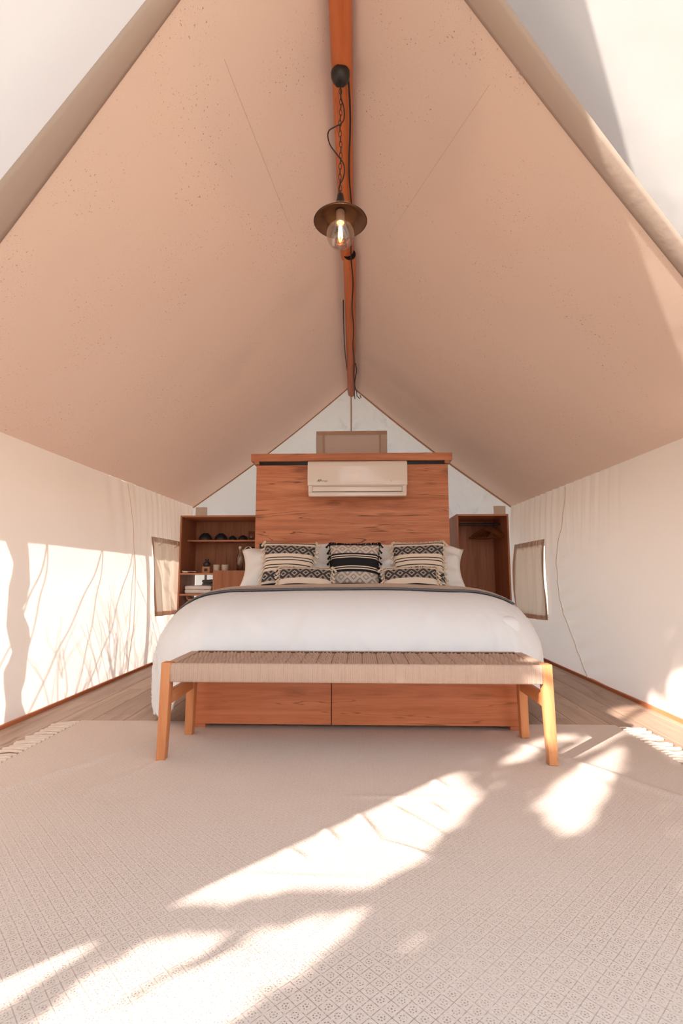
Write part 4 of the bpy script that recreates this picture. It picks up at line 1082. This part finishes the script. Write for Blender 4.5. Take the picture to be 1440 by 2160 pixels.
# ================================================================== WINDOW FLAPS
def flap(side, y0, y1, z0, z1, label):
    xw = (lambda y, z: wall_l(y, z) + 0.022) if side < 0 else (lambda y, z: wall_r(y, z) - 0.022)
    root = thing('window_flap', label, 'curtain', (xw((y0 + y1) / 2, z1), (y0 + y1) / 2, z1))
    L = y1 - y0
    def pos(y, z, off=0.0):
        f = (z1 - z) / (z1 - z0)
        x = xw(y, min(z, z1)) + (-side) * (off + 0.034 * f ** 0.7 + 0.022 * f ** 0.7 * math.sin(y * 27 + 1.3 * math.sin(z * 4)) + 0.012 * f * math.sin(y * 51 + 2))
        return Vector((x, y, z))
    skew = 0.04
    def zz(a, c):
        return z0 + c * (z1 - z0) - skew * (a - 0.5) * (1 - c) * 0.8
    b = BM(); grid(b, 70, 40, lambda a, c: pos(y0 + a * L, zz(a, c)))
    obj('cloth', b, M_FLAP, root, 'all')
    for a0, a1 in ((0.0, 0.05), (0.95, 1.0)):
        b = BM(); grid(b, 4, 40, lambda a, c: pos(y0 + (a0 + (a1 - a0) * a) * L, zz(a0 + (a1 - a0) * a, c), 0.003)); obj('side_hem', b, M_FLAPHEM, root, 'all')
    b = BM(); grid(b, 70, 4, lambda a, c: pos(y0 + a * L, zz(a, c * 0.055), 0.003)); obj('bottom_hem', b, M_FLAPHEM, root, 'all')
    b = BM(); grid(b, 70, 3, lambda a, c: pos(y0 + a * L, z1 - 0.05 + c * 0.05, 0.003)); obj('top_hem', b, M_FLAP, root, 'all')
    for a in (0.22, 0.72):
        y = y0 + a * L; p = pos(y, z1 - 0.012, 0.008); s = -side
        b = BM(); tube(b, smooth_pts([p, p + Vector((s * 0.012, -0.012, -0.02)), p + Vector((s * 0.014, -0.03, -0.045)), p + Vector((s * 0.010, -0.065, -0.06)), p + Vector((s * 0.008, -0.085, -0.065))], 4), [0.004] * 12 + [0.006] * 5, 6)
        obj('tie_cord', b, M_SHELL, root, True)
flap(-1, 4.81, 5.70, 0.44, 1.205, 'peach canvas window flap with cord ties hanging on the left wall')
flap(1, 4.97, 5.90, 0.40, 1.185, 'grey beige canvas window flap with cord ties hanging on the right wall')

# ================================================================== OUTSIDE, what casts the shade
# guy ropes from the canopy edge, their shadows fall on the left canvas wall
def back(y, z, xo):
    """the point on plane x = xo whose sun ray lands on the left wall at (y, z)"""
    xw = wall_l(y, z); t = (xw - xo) / SD.x
    return Vector((xw, y, z)) - SD * t
ROPE_N = ['first', 'second', 'third', 'fourth', 'fifth', 'sixth']
def rope(p_top, p_bot, r, label):
    a = back(p_top[0], p_top[1], -2.62); c = back(p_bot[0], p_bot[1], -2.95)
    e = a + (c - a) * ((a.z + 0.66) / (a.z - c.z))
    b = BM(); tube(b, [a, (a + e) / 2 + Vector((0, 0.005, 0)), e], r, 6)
    tag(obj('guy_rope', b, M_ROPE, smooth=True), label, 'rope', 'guy ropes outside the left wall')
for pt, pb in (((3.25, 1.06), (2.66, 0.05)), ((3.25, 1.06), (2.95, 0.02)), ((3.962, 1.06), (3.09, 0.02)), ((3.962, 1.06), (3.60, 0.0)), ((4.485, 1.06), (3.74, 0.0)), ((4.49, 1.06), (4.30, 0.0))):
    rope(pt, pb, 0.0055, 'pale guy rope outside, %s thin shadow line from the left on the sunlit canvas wall' % ROPE_N.pop(0))
# upright canopy post and a rolled side curtain hanging by the canopy edge
a, c = back(4.76, 1.0, -2.55), back(4.62, 0.05, -2.55)
b = BM(); tube(b, [(-2.55, a.y, -0.65), (-2.55, a.y, 1.50)], 0.028, 12); tag(obj('canopy_post', b, M_SKIRT, smooth=True), 'slim timber post holding the canopy edge outside the left wall', 'post')
a = back(2.955, 0.9, -2.55)
b = BM(); pts = [(-2.55 + 0.02 * math.sin(k * 1.1), a.y + 0.012 * math.sin(k * 0.8), 1.47 - k * 0.07) for k in range(27)]
tube(b, pts, [0.062 + 0.012 * math.sin(k * 1.7) + 0.008 * math.sin(k * 0.9) for k in range(27)], 14)
tag(obj('rolled_curtain', b, M_FLY, smooth='all'), 'rolled up canvas side curtain hanging outside the left wall', 'curtain')

# bare shrubs outside the left wall
def bare_shrub(y, z, xo, n, seed, label, ht=0.9):
    rnd = random.Random(seed); g = back(y, z, xo); b = BM()
    def grow(p, d, L, r, depth):
        q = p + d * L; m = (p + q) / 2 + Vector((rnd.uniform(-1, 1), rnd.uniform(-1, 1), rnd.uniform(-1, 1))) * L * 0.08
        tube(b, [p, m, q], [r, r * 0.85, r * 0.6], 5)
        if depth > 0:
            for _ in range(rnd.choice((2, 3))):
                if q.x > -2.45: break
                nd = (d + Vector((rnd.uniform(-1, 1), rnd.uniform(-1, 1), rnd.uniform(-0.3, 0.9))) * 0.75).normalized()
                grow(p + (q - p) * rnd.uniform(0.5, 1.0), nd, L * rnd.uniform(0.6, 0.85), r * 0.6, depth - 1)
    base = Vector((g.x, g.y, -0.65))
    for k in range(n):
        d = Vector((rnd.uniform(-0.2, 0.2), rnd.uniform(-0.5, 0.5), 1)).normalized()
        grow(base + Vector((0, rnd.uniform(-0.15, 0.15), 0)), d, ht * rnd.uniform(0.4, 0.6), 0.017, 3)
    tag(obj('bare_shrub', b, M_BARK, smooth=True), label, 'shrub')
bare_shrub(4.75, 0.1, -3.5, 5, 11, 'leafless shrub outside beyond the slim canopy post', 1.85)
bare_shrub(5.45, 0.2, -3.6, 6, 5, 'leafless shrub outside beyond the left window flap', 2.25)
bare_shrub(4.05, 0.0, -3.3, 3, 23, 'low leafless shrub outside beside the guy ropes', 1.9)
bare_shrub(3.25, 0.0, -3.2, 2, 31, 'low leafless shrub outside beside the rolled curtain', 1.8)

# unseen shrub at the front left corner, gaps shaped to cast sun patches
QX, QY, TE = -2.35, -0.45, math.tan(R(SUN_EL))
CA, SA = math.cos(R(SUN_AZ)), math.sin(R(SUN_AZ))
gaps = [[(-0.01, 1.25), (-0.02, 1.27), (-0.08, 1.37), (-0.08, 1.51), (-0.05, 1.82), (0.15, 1.74), (0.22, 1.59), (0.26, 1.5), (0.26, 1.44), (0.12, 1.36), (0.06, 1.29)],
        [(0.01, 1.94), (-0.02, 2.05), (-0.035, 2.17), (0.03, 2.09), (0.05, 1.96)],
        [(0.34, 1.81), (0.28, 1.96), (0.28, 2.23), (0.40, 2.02), (0.50, 1.80), (0.49, 1.74)],
        [(-0.02, 2.19), (0.05, 2.225), (0.09, 2.20), (0.02, 2.16)], [(0.03, 2.47), (-0.03, 2.60), (0.06, 2.66), (0.08, 2.48)],
        [(0.15, 2.42), (0.12, 2.76), (0.40, 2.52), (0.53, 2.25)], [(0.56, 1.45), (0.53, 1.51), (0.55, 1.525), (0.575, 1.48)],
        [(-0.08, 1.06), (-0.03, 1.14), (0.02, 1.11), (0.06, 1.05)], [(0.15, 1.08), (0.10, 1.14), (0.10, 1.21), (0.17, 1.25), (0.17, 1.17), (0.22, 1.08)],
        [(0.23, 1.10), (0.22, 1.20), (0.24, 1.25), (0.33, 1.25), (0.38, 1.19), (0.30, 1.12)], [(0.22, 1.28), (0.27, 1.33), (0.34, 1.32), (0.37, 1.26), (0.34, 1.25)],
        [(0.32, 1.31), (0.31, 1.37), (0.32, 1.39), (0.35, 1.34)], [(0.14, 2.10), (0.13, 2.34), (0.20, 2.34), (0.20, 2.10)],
        [(0.28, 2.55), (0.29, 2.80), (0.42, 2.84), (0.42, 2.50)]]
def inpoly(x, y, P):
    c = False; j = len(P) - 1
    for i in range(len(P)):
        if (P[i][1] > y) != (P[j][1] > y) and x < (P[j][0] - P[i][0]) * (y - P[i][1]) / (P[j][1] - P[i][1]) + P[i][0]: c = not c
        j = i
    return c
rnd = random.Random(3)
shrub = thing('shade_shrub', 'unseen tall leafy shrub outside the front left corner, shaped to shade the floor and leave sun patches', 'shrub', (QX + 0.4 * CA, QY - 0.4 * SA, -0.65))
b = BM()
GU0, GV0, CS = -0.48, 0.45, 0.012
NU, NV = int(2.0 / CS), int(3.3 / CS)
state = {}
for i in range(NU):
    for j in range(NV):
        u, v = GU0 + (i + 0.5) * CS, GV0 + (j + 0.5) * CS
        if u < -0.14 and v < 1.9: continue
        if u < -0.30 and v > 2.55: continue
        if not any(inpoly(u, v, G) for G in gaps): state[(i, j)] = 0
cells = list(state); rnd.shuffle(cells)
def leaf(u, v, L, Wd, an):
    ca, sa = math.cos(an), math.sin(an)
    for k in range(11):
        t = k / 10; wdt = Wd * math.sin(PI * t) ** 0.8
        for q in (wdt, -wdt, 0):
            p = t * L - L / 2; uu, vv = u + ca * p - sa * q, v + sa * p + ca * q
            if any(inpoly(uu, vv, G) for G in gaps): return False
    nL, nW = int(L / CS) + 2, int(Wd / CS) + 2
    for k in range(-nL, nL + 1):
        for m in range(-nW * 2, nW * 2 + 1):
            p, q = k * CS / 2, m * CS / 2
            if abs(p) < L / 2 and abs(q) < Wd * 0.92 * math.sin(PI * (p / L + 0.5)) ** 0.8:
                c = (int((u + ca * p - sa * q - GU0) / CS), int((v + sa * p + ca * q - GV0) / CS))
                if c in state: state[c] += 1
    dep = rnd.uniform(-0.22, 0.22)
    def P(p, q, cc):
        uu, vv = u + ca * p - sa * q, v + sa * p + ca * q; dd = dep + cc
        return (QX + uu * CA + dd * SA, QY - uu * SA + dd * CA, vv - dd * TE)
    mids = [b.verts.new(P((k / 4 - 0.5) * L, 0, 0)) for k in range(5)]
    for sg in (1, -1):
        ed = [mids[0]] + [b.verts.new(P((k / 4 - 0.5) * L, sg * Wd * math.sin(PI * k / 4) ** 0.8, 0.012)) for k in (1, 2, 3)] + [mids[4]]
        b.faces.new((mids[0], mids[1], ed[1])); b.faces.new((mids[1], mids[2], ed[2], ed[1])); b.faces.new((mids[2], mids[3], ed[3], ed[2])); b.faces.new((mids[3], mids[4], ed[3]))
    return True
for size in (0.30, 0.20, 0.13, 0.08, 0.05, 0.03):
    for (i, j) in cells:
        if state[(i, j)] > 0: continue
        u, v = GU0 + (i + 0.5) * CS, GV0 + (j + 0.5) * CS
        for _ in range(2):
            L = size * rnd.uniform(0.8, 1.2); an = rnd.uniform(0.2, 1.3) if rnd.random() < 0.7 else rnd.uniform(-1.2, 1.6)
            if leaf(u, v, L, L * rnd.uniform(0.16, 0.24), an): break
obj('leaves', b, M_LEAF, shrub, kind='stuff')
for k in range(6):
    b = BM(); u = 0.62 + 0.12 * k
    tube(b, [(QX + 0.7 * CA + 0.03 * k, QY - 0.7 * SA, -0.65), (QX + u * CA, QY - u * SA, 0.5), (QX + (u + 0.06 * (k - 2)) * CA, QY - (u + 0.06 * (k - 2)) * SA, 2.2)], [0.02, 0.015, 0.006], 6)
    obj('stem', b, M_BARK, shrub, True)
